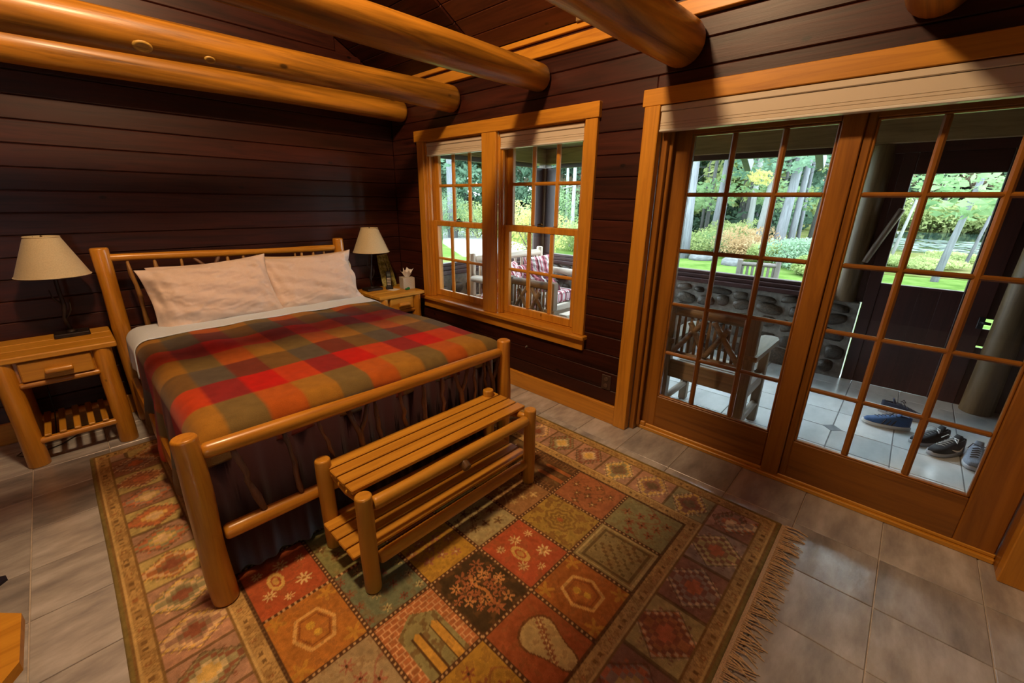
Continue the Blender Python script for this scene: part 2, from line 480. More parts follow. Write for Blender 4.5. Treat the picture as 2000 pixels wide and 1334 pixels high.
# ---- plate trim along the top of the window wall
t3 = thing('trim_3', (-.02, -2.5, 2.54), 'pale pine band along the top of the window wall', 'trim', kind='structure')
obj('lower_band', bx(-.026, .02, -5.9, YB, 2.552, 2.628, .003), TRIM('Y'), t3)
obj('recess', bx(-.008, .02, -5.9, YB, 2.626, 2.652, 0), WALL('Y'), t3)
obj('upper_band', bx(-.030, .02, -5.9, YB, 2.650, 2.684, .003), TRIM('Y'), t3)
obj('upright_block', bx(-.05, -.028, -2.262, -2.176, 2.683, 2.80, .003), wood('grey_pine', (.28,.17,.07), (.40,.26,.11), 'Z'), t3)

# ---- log beams
for k, (yb, zl, zb, r0, r1, x0) in enumerate(((-.118, 2.372, 2.416, .084, .090, -5.2), (-.905, 2.35, 2.408, .076, .098, -5.2), (-1.892, 2.34, 2.427, .080, .088, -5.2), (-2.905, 2.37, 2.425, .118, .112, -5.2), (-3.905, 2.39, 2.412, .11, .105, -5.2))):
    lab = ('thinnest log beam, against the bed wall', 'log beam second from the bed wall', 'log beam ending over the window pair', 'thick shaded log beam ending above the door corner', 'log beam over the glass doors at the top edge')[k]
    b = MB().log((x0, yb, zl), (-.004, yb, zb), r0, r1, n=28, seg=40, wob=.010, rnd=.42, seed=k+3)
    o = tag(obj('log_beam', b, BEAM('X'), base=(-1.0, yb, zb)), lab, 'beam', 'log beams across the room')
    if k == 1: BEAM2 = o

# two pale cut knots on the underside of the second beam
for x, r in ((-2.085, .030), (-1.795, .019)):
    zc = 2.35+(x+5.2)/5.2*.058; rb_ = .076+(x+5.2)/5.2*.022; a = math.radians(-48)
    nrm = Vector((0, -math.cos(a), math.sin(a))); u_ = Vector((1, 0, 0)); v_ = nrm.cross(u_)
    c = Vector((x, -.905, zc))+nrm*(rb_-.002)
    kb = MB(); n = 20; vs = []
    for rr, h in ((r*1.05, -.004), (r, .004), (r*.72, .0045), (r*.5, .0015), (.0005, .001)):
        vs += [tuple(c+u_*(1.35*rr*math.cos(2*PI*i/n))+v_*(rr*math.sin(2*PI*i/n))+nrm*h) for i in range(n)]
    kb.add(vs, [(i+n*q, (i+1) % n+n*q, (i+1) % n+n*(q+1), i+n*(q+1)) for q in range(4) for i in range(n)], True)
    ko = obj('log_knot', kb, wood('pale_knot', (.30,.15,.02), (.62,.38,.07), 'X', rough=.5, grain=3), BEAM2)
    ko['label'] = 'pale ring-shaped knot'
# ---- window casing
t1 = thing('trim_1', (-.02, -1.35, .6), 'orange pine casing around the window pair', 'window casing', kind='structure')
tm, tmy = TRIM('Z'), TRIM('Y')
obj('head_casing', bx(-.034, .002, -2.388, -.322, 2.125, 2.219, .003), tmy, t1)
obj('side_casing', bx(-.026, .002, -.447, -.352, .64, 2.125, .003), tm, t1)
obj('side_casing', bx(-.026, .002, -2.377, -2.281, .64, 2.125, .003), tm, t1)
obj('center_casing', bx(-.030, .002, -1.438, -1.272, .64, 2.125, .003), tm, t1)
obj('window_sill', bx(-.062, .05, -2.402, -.322, .606, .638, .006), tmy, t1)
obj('apron', bx(-.026, .002, -2.380, -.348, .520, .606, .003), tmy, t1)
for y0, y1 in ((-.47, -.447), (-1.272, -1.25), (-1.462, -1.438), (-2.281, -2.258)):
    obj('jamb', bx(.0, .15, y0, y1, .64, 2.13, .002), tm, t1)
    m_ = (y0+y1)/2; sg = -1 if y1 in (-.447, -1.438) else 1
    e = y0 if sg < 0 else y1
    obj('jamb_stop', bx(.018, .042, e, e+sg*.016, .64, 2.12, .003), tm, t1)
obj('head_jamb', bx(.0, .15, -2.281, -.447, 2.118, 2.14), tmy, t1)
obj('outer_sill', bx(.05, .19, -2.281, -.447, .59, .655, .003), tmy, t1)

def sash(parent, name, xf, y0, y1, z0, z1, st, rt, rb, cols=3, rows=2, rm=.036, thick=.036):
    """window sash: frame as one mesh, muntins and panes as its pieces"""
    f = MB()
    f.box(xf, xf+thick, y1-st, y1, z0, z1, .004); f.box(xf, xf+thick, y0, y0+st, z0, z1, .004)
    f.box(xf, xf+thick, y0+st, y1-st, z0, z0+rb, .004); f.box(xf, xf+thick, y0+st, y1-st, z1-rt, z1, .004)
    s_ = obj(name, f, TRIM('Z'), parent)
    gy0, gy1, gz0, gz1 = y0+st, y1-st, z0+rb, z1-rt
    pw = (gy1-gy0-(cols-1)*rm)/cols; ph = (gz1-gz0-(rows-1)*rm*.75)/rows
    for c in range(1, cols):
        a = gy0+c*pw+(c-1)*rm
        obj('muntin', bx(xf+.002, xf+thick-.004, a, a+rm, gz0, gz1, .009), TRIM('Z'), s_)
    for r in range(1, rows):
        a = gz0+r*ph+(r-1)*rm*.75
        obj('muntin', bx(xf+.004, xf+thick-.006, gy0, gy1, a, a+rm*.75, .008), TRIM('Y'), s_)
    for c in range(cols):
        for r in range(rows):
            ya = gy0+c*(pw+rm); za = gz0+r*(ph+rm*.75)
            obj('pane', bx(xf+thick*.5-.002, xf+thick*.5+.002, ya-.005, ya+pw+.005, za-.005, za+ph+.005), GLASS, s_)
    return s_
BRASS = plain('old_brass', (.10,.07,.03), .35, .9)
for nm, y0, y1, lab in (('window_1', -1.25, -.472, 'double-hung window nearest the bed corner'), ('window_2', -2.258, -1.464, 'double-hung window nearest the glass doors')):
    wn = thing(nm, (.05, (y0+y1)/2, .64), lab, 'window', kind='structure')
    sash(wn, 'upper_sash', .085, y0, y1, 1.362, 2.118, .062, .06, .048)
    sash(wn, 'lower_sash', .045, y0, y1, .655, 1.408, .062, .048, .062)
    l = MB().box(.045, .08, (y0+y1)/2-.03, (y0+y1)/2+.03, 1.408, 1.416, .003)
    l.tube([(.055, (y0+y1)/2-.025, 1.425), (.06, (y0+y1)/2, 1.432), (.055, (y0+y1)/2+.03, 1.425)], [.006, .009, .005], 8)
    obj('sash_lock', l, BRASS, wn)

# ---- door casing, threshold, doors
t2 = thing('trim_2', (-.02, -3.7, 0), 'orange pine casing around the glass doors', 'door casing', kind='structure')
obj('head_casing', bx(-.034, .002, -4.83, -2.688, 2.142, 2.232, .003), tmy, t2)
obj('side_casing', bx(-.034, .03, -2.801, -2.703, 0, 2.142, .004), tm, t2)
obj('side_casing', bx(-.034, .03, -4.80, -4.672, 0, 2.142, .004), tm, t2)
dm, dmy = DOORW('Z'), DOORW('Y')
obj('jamb', bx(.03, .16, -2.84, -2.80, 0, 2.15, .003), dm, t2)
obj('jamb', bx(.062, .085, -2.862, -2.84, .03, 2.13, .004), dm, t2)
obj('jamb', bx(.03, .16, -4.70, -4.672, 0, 2.15, .003), dm, t2)
obj('head_jamb', bx(.0, .16, -4.672, -2.80, 2.12, 2.15), dmy, t2)
th_ = MB(); th_.box(.084, .22, -4.672, -2.81, 0, .026, .004); th_.box(.100, .118, -4.672, -2.83, .026, .046, .004)
obj('threshold', th_, SLAT('Y'), t2)
obj('threshold_stop', bx(.088, .110, -2.90, -2.825, .026, .06, .005), TRIM('Y'), t2)
def S(y, z, k=2.710/2.678): return (-4.048+(y+4.048)*k, 1.6+(z-1.6)*k)
ROWS = [(.292, .606), (.630, .952), (.976, 1.300), (1.325, 1.642), (1.666, 1.985)]
def glass_door(nm, xf, ya, yb, ga, gb, lab):
    """ya..yb outer edges, ga..gb glazed width (y decreasing to the right)"""
    d = thing(nm, (xf, (ya+yb)/2, .03), lab, 'door', kind='structure')
    T = .042
    obj('stile', bx(xf, xf+T, ga, ya, .034, 2.118, .005), dm, d)
    obj('stile', bx(xf, xf+T, yb, gb, .034, 2.118, .005), dm, d)
    obj('bottom_rail', bx(xf+.001, xf+T, gb, ga, .036, .283, .004), dmy, d)
    obj('top_rail', bx(xf+.001, xf+T, gb, ga, 1.99, 2.118, .004), dmy, d)
    n = 3; rm = .031; w_ = (ga-gb-(n-1)*rm)/n
    # moulded edge round the glass
    e = MB()
    for a in (ga-.012, gb): e.box(xf+.006, xf+T-.006, a, a+.012, .283, 1.99, .004)
    for a in (.283, 1.979): e.box(xf+.006, xf+T-.006, gb, ga, a, a+.011, .004)
    obj('glazing_bead', e, dm, d)
    for i in range(1, n):
        a = gb+i*w_+(i-1)*rm
        obj('muntin', bx(xf+.006, xf+T-.008, a, a+rm, .290, 1.985, .009), dm, d)
    for r in range(4):
        z0 = ROWS[r][1]; z1 = ROWS[r+1][0]
        obj('muntin', bx(xf+.007, xf+T-.009, gb+.008, ga-.008, z0, z1, .008), dmy, d)
    for i in range(n):
        for r in range(5):
            a = gb+i*(w_+rm)
            obj('pane', bx(xf+T*.5-.002, xf+T*.5+.002, a-.006, a+w_+.006, ROWS[r][0]-.006, ROWS[r][1]+.006), GLASS, d)
    return d
d1 = glass_door('door_1', .110, -2.842, -3.766, -2.956, -3.668, 'glass door with fifteen panes next to the window pair')
d2 = glass_door('door_2', .104, -3.766, -4.668, -3.802, -4.524, 'glass door with fifteen panes at the right edge')
a_ = obj('astragal', bx(.094, .112, -3.764, -3.672, .034, 2.118, .004), dm, d1)

# ---- rolled-up blinds
SHADE = plain('cream_blind', (.62,.53,.40), .45)
def blind(nm, x, y0, y1, z0, z1, lab, cat='blind'):
    t = thing(nm, (x, (y0+y1)/2, z1), lab, cat)
    obj('headrail', bx(x-.004, x+.05, y0, y1, z1-.030, z1, .004), SHADE, t)
    fb = MB(); zs = [z0+.0135, z0+.032, z0+.046, z1-.0315]
    for i in range(3): fb.box(x+.003, x+.045, y0+.004, y1-.004, zs[i], zs[i+1]-.0008, .0015)
    obj('pleated_stack', fb, SHADE, t)
    obj('bottom_rail', bx(x-.001, x+.046, y0+.002, y1-.002, z0, z0+.013, .003), plain('blind_rail', (.70,.68,.60), .35), t)
    return t
blind('window_blind', .004, -1.262, -.462, 1.998, 2.112, 'raised cream blind in the window nearest the bed corner')
blind('window_blind', .004, -2.27, -1.45, 1.998, 2.112, 'raised cream blind in the window nearest the glass doors')
blind('door_blind', -.030, -4.668, -2.806, 2.000, 2.136, 'long raised cream blind above the glass doors')

# ---- baseboard and outlet
struct('baseboard_right', bx(-.024, .002, -2.703, YB-.02, 0, .147, .004), TRIM('Y'), 'orange pine baseboard under the window pair', 'baseboard')
struct('baseboard_front', bx(-.024, .002, -5.9, -4.80, 0, .147, .004), TRIM('Y'), 'pine baseboard past the glass doors, out of view', 'baseboard')
OUT = plain('brown_plate', (.055,.030,.022), .4)
so = thing('wall_outlet', (0, -2.60, .314), 'small dark brown outlet plate low on the wall beside the door casing', 'outlet')
obj('plate', bx(-.006, .001, -2.640, -2.562, .258, .374, .003), OUT, so)
for z in (.290, .342):
    s_ = MB().lathe((0, 0, 0), [(.017, 0), (.017, .004), (.015, .005)], 16)
    s_.v = [(-.006-p[2], -2.601+p[0], z+p[1]) for p in s_.v]
    obj('socket', s_, plain('socket_brown', (.09,.055,.04), .35), so)
hk = MB().tube([(0, -1.80, .405), (-.012, -1.80, .405), (-.015, -1.80, .400), (-.012, -1.80, .392)], [.004, .004, .004, .003], 8)
hk.box(-.003, .001, -1.807, -1.793, .398, .412, .001)
tag(obj('wall_hook', hk, plain('grey_metal', (.35,.35,.35), .4, .6), base=(0, -1.8, .4)), 'tiny pale hook on the dark boards under the window', 'hook')

# ================================================================== RUG
def build_rug():
    x0, x1, y0, y1 = -2.765, -.315, -3.885, -.53
    dx = .0046
    xs = np.arange(x0, x1+1e-6, dx)
    ys = np.concatenate([np.arange(y0, -2.15, dx), np.arange(-2.15, y1+1e-6, .011)])
    nx, ny = len(xs), len(ys)
    X, Y = np.meshgrid(xs, ys, indexing='ij')
    L = lambda *c: np.array(lin(c))
    C_ = np.zeros(X.shape+(3,))
    def put(mask, c, a=1.0):
        m = (np.clip(mask, 0, 1)*a)[..., None] if mask.dtype != bool else (mask*a)[..., None]
        C_[:] = C_*(1-m) + np.array(c)*m
    n1 = fbm(X*9, Y*9, 1); n2 = fbm(X*40, Y*40, 5, 3); n3 = fbm(X*2.1, Y*2.1, 9, 2)
    tan = L(176,142,92); dark = L(62,30,20); olive = L(112,98,58)
    C_[:] = tan
    # ----- distances from the edges
    ex = np.minimum(X-x0, x1-X); ey = np.minimum(Y-y0, y1-Y); e = np.minimum(ex, ey)
    along = np.where(ex < ey, Y, X)
    put(e < .018, olive)
    # narrow outer stripe: small dark blossoms on tan
    def stripe(a, b):
        m = (e >= a) & (e < b); mid = (a+b)/2; h = (b-a)/2
        put(m, tan)
        t = (along*1/.036) % 1-.5; r = np.abs(t*.036)*1.1+np.abs(e-mid)+.004*np.cos(np.arctan2(e-mid, t*.036)*4)
        seg = np.floor(along/.036).astype(int)
        put(m & (r < .012) & (seg % 5 < 2), dark, .75)
        put(m & (r < .012) & (r > .006) & (seg % 5 == 3), L(140,62,38), .7)
        zz = np.abs(((along/.024) % 1)-.5)*2*h*.8
        put(m & (np.abs(np.abs(e-mid)-zz) < .004) & (seg % 5 >= 2), L(120,86,50), .6)
        put(m & (n2 > .56), L(110,78,46), .55)
        put(m & ((np.abs(e-a) < .007) | (np.abs(e-b) < .007)), L(96,66,36), .75)
        put(m & (np.abs(e-a-.012) < .004), L(200,170,116), .6)
    stripe(.018, .088)
    # wide border of stepped medallions in slanted cells
    A, B = .088, .298
    pal = [L(168,126,108), L(146,134,98), L(182,140,56), L(134,92,76), L(156,120,104), L(138,130,100), L(166,104,66), L(146,122,108), L(172,152,100)]
    ink = [L(214,190,150), L(120,70,58), L(182,100,66), L(204,172,134), L(126,66,54), L(206,170,96), L(104,88,70)]
    m = (e >= A) & (e < B)
    pit = np.where(ex < ey, .222, .285)
    cell = np.floor(along/pit+.13).astype(int)
    u = ((along/pit+.13) % 1-.5)*2; v = (e-(A+B)/2)/((B-A)/2)
    h = (cell*7919 % 97)
    for k in range(len(pal)):
        put(m & (h % len(pal) == k), pal[k])
    lat = np.abs(u)*.9+np.abs(v)*.62
    for k in range(len(pal)):          # field of the lozenge
        put(m & (lat > .78) & (h % len(pal) == k), pal[(k*4+2) % len(pal)])
    st = lambda a, q: np.floor(a*q)/q
    q = st(np.abs(u), 7)*.95+st(np.abs(v), 6)*.75
    for k in range(len(ink)):
        mk = m & (h % len(ink) == k)
        put(mk & (q > .50) & (q < .64), ink[k], .85)
        put(mk & (q < .32), ink[(k+3) % len(ink)], .7)
        put(mk & (q < .14), ink[(k+1) % len(ink)], .9)
        hook = (np.abs(st(np.abs(v), 8)-.5) < .07) & (np.abs(u) > .3) & (np.abs(u) < .72) & ((np.floor(np.abs(u)*14) % 2) == 0)
        put(mk & hook, ink[k], .7)
    saw = (np.floor(np.abs(v)*9) % 2)*.10
    ring = (np.abs(np.abs(u)*.9+st(np.abs(v), 9)*.55+saw-.74) < .045)
    for k in range(len(ink)): put(m & ring & (h % len(ink) == k), ink[(k+2) % len(ink)], .8)
    put(m & (np.abs(np.abs(u)-.97) < .03), L(86,62,40), .8)
    put(m & (np.abs(lat-.80) < .03), L(80,56,40), .6)
    stripe(.298, .372)
    # ----- field of squares
    fx0, fy0, cw, chh = -.682, -3.522, .2855, .333
    I = np.floor((fx0-X)/cw).astype(int); J = np.floor((Y-fy0)/chh).astype(int)
    F = (e >= .366)
    U = (((fx0-X)/cw) % 1-.5)*2; V = (((Y-fy0)/chh) % 1-.5)*2
    def flower(m, cu, cv, r, c, pet=6, core=None):
        d = np.hypot(U-cu, (V-cv)*1.15); a = np.arctan2(V-cv, U-cu)
        put(m & (d < r*(.62+.38*np.cos(pet*a))), c, .85)
        if core is not None: put(m & (d < r*.22), core)
    def cellm(i, j): return F & (I == i) & (J == j)
    SAGE = L(128,122,86); PALE = L(158,140,108); RED = L(164,70,44); GOLD = L(168,126,48); RUST = L(158,88,38); DK = L(46,28,20); BLUE = L(98,108,88); PINK = L(160,100,74); CREAM = L(206,178,128); MAR = L(104,40,30); BRN = L(126,72,40)
    base = {(0,0):SAGE,(1,0):L(136,118,80),(2,0):RUST,(3,0):L(150,72,40),(4,0):GOLD,(5,0):PALE,
            (0,1):L(150,88,58),(1,1):L(152,122,56),(2,1):RED,(3,1):DK,(4,1):L(164,96,60),(5,1):L(156,134,104),
            (0,2):L(70,40,26),(1,2):L(140,100,66),(2,2):L(150,136,100),(3,2):L(170,128,44),(4,2):BLUE,(5,2):L(168,104,42),
            (4,3):L(118,118,78),(5,3):L(160,70,42),(3,3):L(120,60,40),(2,3):SAGE,(1,3):GOLD,(0,3):L(96,74,46)}
    cyc = [SAGE, RED, GOLD, BLUE, RUST, PALE, BRN]
    for i in range(6):
        for j in range(8):
            put(cellm(i, j), base.get((i, j), cyc[(i*3+j*5) % 7]))
    mott = F & (n1 > .52)
    C_[mott] = C_[mott]*.84
    C_[F & (n3 > .55)] *= 1.1
    for i in range(6):
        for j in range(8):
            m = cellm(i, j); k = (i, j)
            if k in ((2,1),(5,3)):                     # red with cream flowers
                for cu, cv, r in ((-.45,-.4,.26),(.5,-.35,.2),(-.1,.45,.24),(.55,.5,.17),(-.65,.35,.17),(.1,-.7,.15)): flower(m, cu, cv, r, CREAM, 8, L(150,90,40))
                d = np.hypot((U-.2)/.22, (V+.0)/.34); put(m & (d < 1) & (d > .6), L(196,160,90), .9); put(m & (d < .4), L(190,150,80), .8)
            elif k == (3,1):                           # dark square with orange tree
                put(m & (np.abs(U-.05*np.sin(V*9)) < .05) & (V > -.8) & (V < .5), L(176,112,60))
                for q in range(26):
                    a = q*2.4; rr = .25+.62*((q*37 % 26)/26)
                    flower(m, rr*math.cos(a), rr*math.sin(a)*.9, .15+.05*(q % 3), [L(170,98,64), L(190,130,80), L(150,84,54)][q % 3], 5 if q % 2 else 7, DK)
            elif k in ((4,1),(0,2)):                   # brick arch with columns
                br = ((np.floor((V+1)*7) % 2)*.12+U) % .24 < .035
                ro = ((V+1)*7 % 1) < .22
                put(m & (br | ro), L(206,160,118) if k == (4,1) else L(130,90,56), .8)
                arch = (np.abs(U) < .62) & (V < .35+.35*(1-np.abs(U)/.62))
                put(m & arch, L(134,126,86) if k == (4,1) else L(88,56,34))
                put(m & arch & (n2 > .57), L(100,84,56), .8)
                for cu in (-.34, .22):
                    colm = (np.abs(U-cu) < .13) & (V < .2-np.abs(U-cu)) & (V > -.95)
                    put(m & colm, L(190,140,58) if k == (4,1) else L(150,84,44))
                    put(m & (np.abs(np.abs(U-cu)-.13) < .025) & (V < .15), L(70,44,26))
            elif k in ((2,0),(5,2)):                   # hexagon medallion
                hx = np.maximum(np.abs(U)*.95+np.abs(V)*.5, np.abs(V)*1.1)
                put(m & (hx < .56) & (hx > .46), L(206,160,96), .85); put(m & (hx < .42) & (hx > .37), L(120,60,32), .8); put(m & (hx < .3), L(178,110,50), .6)
                put(m & (np.hypot(U-.05, V-.14) < .11), L(200,156,60)); put(m & (np.hypot(U+.02, V+.14) < .10), L(200,156,60))
                for cu, cv in ((-.7,-.75),(.7,-.75),(-.7,.75),(.7,.75)): flower(m, cu, cv, .3, L(178,128,50), 5)
            elif k == (3,0):                           # vase shape
                vs = np.hypot((U+.1)/(.55+.2*np.sin(V*3)), (V+.2)/.75)
                put(m & (vs < 1), L(176,150,104)); put(m & (np.abs(vs-1) < .04), L(96,52,30))
                for q in range(12): flower(m & (vs < .95), -.5+.9*((q*5 % 12)/12), -.85+1.3*((q*7 % 12)/12), .14, L(130,66,44), 5, CREAM)
            elif k == (1,0):                           # prayer niche
                fr = np.maximum(np.abs(U), np.abs(V)); put(m & (np.abs(fr-.72) < .05), L(90,72,46)); put(m & (np.abs(fr-.86) < .03), L(176,154,108))
                put(m & (fr < .66) & (((np.floor(U*9)+np.floor(V*9)) % 3) == 0) & (n2 > .45), L(78,62,40), .8)
            elif k == (1,1):                           # rosette
                d = np.hypot(U, V)
                for r_ in (.16, .32, .5): put(m & (np.abs(d-r_-.04*np.cos(8*np.arctan2(V, U))) < .045), L(100,66,30), .7)
                put(m & (d < .1), L(150,80,40)); put(m & (d > .62) & (n2 > .58), L(110,76,34), .7)
            elif k == (4,2):
                for q in range(16): flower(m, -.8+.55*(q % 4), -.75+.5*(q//4), .15, [L(176,164,118), L(120,52,44)][q % 2], 6, L(70,50,36))
            else:
                mo = [L(138,66,46), L(190,160,104), L(92,60,36), L(150,84,74)][(i+2*j) % 4]
                for q in range(9):
                    a = q*2.39; rr = .78*math.sqrt((q+.5)/9)
                    flower(m, rr*math.cos(a), rr*math.sin(a), .20, mo, 4+(q+i) % 4, CREAM if (i+j) % 2 else DK)
                put(m & (np.abs(V-.35*np.sin(U*4+i)) < .035), mo, .6)
            put(m & (n2 > .62), L(92,54,30), .4)
    # dark dotted lines between the squares
    bu = (1-np.abs(U))*cw/2; bv = (1-np.abs(V))*chh/2
    lm = F & (np.minimum(bu, bv) < .0085)
    put(lm, L(66,32,24))
    tt = np.where(bu < bv, Y, X)
    put(lm & (((tt/.022) % 1) < .42) & (np.minimum(bu, bv) < .0055), L(188,150,108), .85)
    put((e >= .366) & (e < .380), L(60,32,24), .85)
    C_[:] = C_*.88+L(140,118,66)*.12
    C_ *= (.70+.62*n2)[..., None]*1.30*np.array((1.04, 1.05, .92))
    C_ *= (.78+.44*n1)[..., None]
    C_ *= (.82+.36*fbm(X*90, Y*90, 13, 2))[..., None]
    C_[:] = np.clip(C_, 0, 1)
    Z = .0085+.0016*fbm(X*30, Y*30, 3, 2)+.003*vnoise(X*1.7, Y*1.7, 4)
    Z[0, :] = .001; Z[-1, :] = .001; Z[:, 0] = .001; Z[:, -1] = .001
    wob = .006*np.sin(Y*2.3)
    edge = np.clip(1-(X-x0)/.3, 0, 1)
    Xw = X+wob*edge-.018*np.clip((-Y-.6)/3, 0, 1)*edge
    co = np.stack([Xw+1.54, Y+2.2, Z], -1).reshape(-1, 3).astype(np.float32)
    idx = np.arange(nx*ny).reshape(nx, ny)
    q = np.stack([idx[:-1, :-1], idx[1:, :-1], idx[1:, 1:], idx[:-1, 1:]], -1).reshape(-1, 4).astype(np.int32)
    me = grid_mesh('pile', co, q, C_.reshape(-1, 3), attrmat('rug_wool', .97, 500, .5, .18, .05))
    return me
def grid_mesh(name, co, quads, cols, mat, smooth=True):
    me = bpy.data.meshes.new(name)
    me.vertices.add(len(co)); me.vertices.foreach_set('co', np.ascontiguousarray(co, dtype=np.float32).ravel())
    nq = len(quads)
    me.loops.add(nq*4); me.loops.foreach_set('vertex_index', np.ascontiguousarray(quads, dtype=np.int32).ravel())
    me.polygons.add(nq); me.polygons.foreach_set('loop_start', np.arange(0, nq*4, 4, dtype=np.int32))
    me.polygons.foreach_set('use_smooth', np.full(nq, smooth))
    if cols is not None:
        at = me.color_attributes.new('dye', 'FLOAT_COLOR', 'POINT')
        at.data.foreach_set('color', np.c_[cols, np.ones(len(cols))].astype(np.float32).ravel())
    me.materials.append(mat); me.update(calc_edges=True); me.validate()
    return me
rug = thing('area_rug', (-1.54, -2.2, 0), 'large oriental rug of patterned squares with a fringed edge, under bed and bench', 'rug')
rm_ = build_rug()
rp = bpy.data.objects.new('pile', rm_); COL.objects.link(rp); rp.parent = rug; ORG[rp.name] = (-1.54, -2.2, 0)
def fringe(y, sgn):
    mb = MB(); rg = random.Random(5)
    mb.box(-2.775, -.318, y, y+sgn*.028, .001, .0045, .001)
    x = -2.77
    while x < -.322:
        x += rg.uniform(.006, .011)
        l = rg.uniform(.055, .10); d = rg.uniform(-.028, .034); z = rg.uniform(.004, .012)
        a = (x, y+sgn*.015, .006); b = (x+d*.4, y+sgn*(.02+l*.5), z+.002); c = (x+d, y+sgn*(.02+l), .003)
        r = rg.uniform(.0024, .0042)
        mb.tube([a, b, c], [r, r, r*.7], 4, cap=False)
    o = obj('fringe', mb, cloth('fringe_cotton', (.66,.48,.28), var=.25), rug); o['kind'] = 'stuff'
    return o
fringe(-3.883, -1)

# ================================================================== BED
bed = thing('log_bed', (-1.62, -1.2, 0), 'big bed of peeled logs with twig spindles in headboard and footboard', 'bed')
FY, HY = -2.297, -.105
for k, (x, y, h, r0, r1) in enumerate(((-2.425, HY, 1.268, .051, .048), (-.79, HY, 1.25, .049, .046), (-2.452, FY, .778, .047, .044), (-.80, FY, .768, .045, .042))):
    obj('bed_post', lg((x, y, .011 if k > 1 else .0), (x, y, h), r0, r1, n=22, seg=9, wob=.003, rnd=.28, seed=k), LOG('Z'), bed)
obj('head_rail', lg((-2.395, HY, 1.196), (-.835, HY, 1.166), .026, .025, n=18, seg=12, wob=.003, rnd=.6, seed=21), LOG('X'), bed)
obj('head_rail', lg((-2.39, HY, .47), (-.83, HY, .47), .036, .034, n=16, wob=.003, seed=22), LOG('X'), bed)
obj('foot_rail', lg((-2.412, FY, .700), (-.838, FY, .690), .032, .030, n=18, seg=14, wob=.003, rnd=.6, seed=23), LOG('X'), bed)
obj('foot_rail', lg((-2.405, FY, .318), (-.84, FY, .312), .031, .029, n=18, seg=14, wob=.003, rnd=.6, seed=24), LOG('X'), bed)
def TWIG(): return wood('bark_twig', (.050,.020,.012), (.20,.095,.045), 'Z', rough=.55, var=.4, bump=.4)
def TWIG_LIT(): return wood('lit_twig', (.13,.060,.014), (.44,.22,.05), 'Z', rough=.5, var=.3, bump=.3)  # headboard twigs: lamplight put into the colour, lighter than the footboard twigs
def twig(x, y, z0, z1, r, lean, seed):
    rg = random.Random(seed); pts = []; rr = []
    n = 9
    for i in range(n):
        t = i/(n-1); k = math.sin(t*PI)
        pts.append((x+lean*(t-.5)+rg.uniform(-.006, .006)*k+.006*math.sin(t*5+seed)*k, y+rg.uniform(-.012, .012)*k, z0+(z1-z0)*t))
        rr.append(r*(1+rg.uniform(-.18, .3)*(0 < i < n-1))*(1.1-.25*t))
    rr[0] *= .75; rr[-1] *= .7
    mb = MB().tube(pts, rr, 9)
    return mb
for k, (x, ln, r) in enumerate(((-2.285, .10, .017), (-2.135, .12, .018), (-1.995, .02, .017), (-1.70, .02, .018), (-1.59, .02, .02), (-1.475, .14, .013), (-1.20, -.06, .014), (-1.135, .0, .017), (-1.03, .02, .017), (-.93, .05, .015))):
    obj('twig_spindle', twig(x, HY, .49, 1.172, r*.8, -ln*.3, 30+k), TWIG_LIT(), bed)
for k, (x, f) in enumerate(((-1.83, .10),)):
    mb = MB().tube([(x-f, HY, 1.17), (x-.02, HY, 1.085), (x, HY, 1.05), (x+.02, HY, .49)], [.011, .012, .016, .018], 9)
    mb.tube([(x+.07, HY, 1.165), (x+.045, HY, 1.11), (x, HY, 1.055)], [.014, .014, .013], 9)
    obj('twig_spindle', mb, TWIG(), bed)
for k, (x, ln, r) in enumerate(((-2.285, .10, .02), (-2.115, .05, .016), (-1.955, .10, .014), (-1.70, .03, .017), (-1.545, .07, .017), (-1.415, .02, .021), (-1.295, .02, .018), (-1.055, .01, .014), (-.965, .04, .015))):
    obj('twig_spindle', twig(x, FY, .335, .676, r*.66, -ln*.7, 60+k), TWIG(), bed)
for k, x in enumerate((-1.80, -1.16, -.90)):
    mb = MB().tube([(x-.05, FY, .672), (x-.02, FY, .57), (x, FY, .52), (x+.012, FY, .34)], [.012, .012, .015, .016], 9)
    mb.tube([(x+.055, FY, .672), (x+.03, FY, .58), (x, FY, .525)], [.011, .012, .012], 9)
    obj('twig_spindle', mb, TWIG(), bed)
for x in (-2.435, -.815):
    obj('side_rail', bx(x-.02, x+.02, FY+.03, HY-.03, .20, .345, .008), LOG('Y'), bed)
obj('slat_base', bx(-2.40, -.85, FY+.07, HY-.06, .24, .29, .004), LOG('X'), bed)
obj('box_spring', bx(-2.395, -.855, -2.215, -.15, .29, .48, .03), cloth('ticking', (.30,.20,.17)), bed)
MW = cloth('white_cotton', (.70,.74,.78), rough=.8, scale=120, bump=.1, var=.03)
mm = MB()
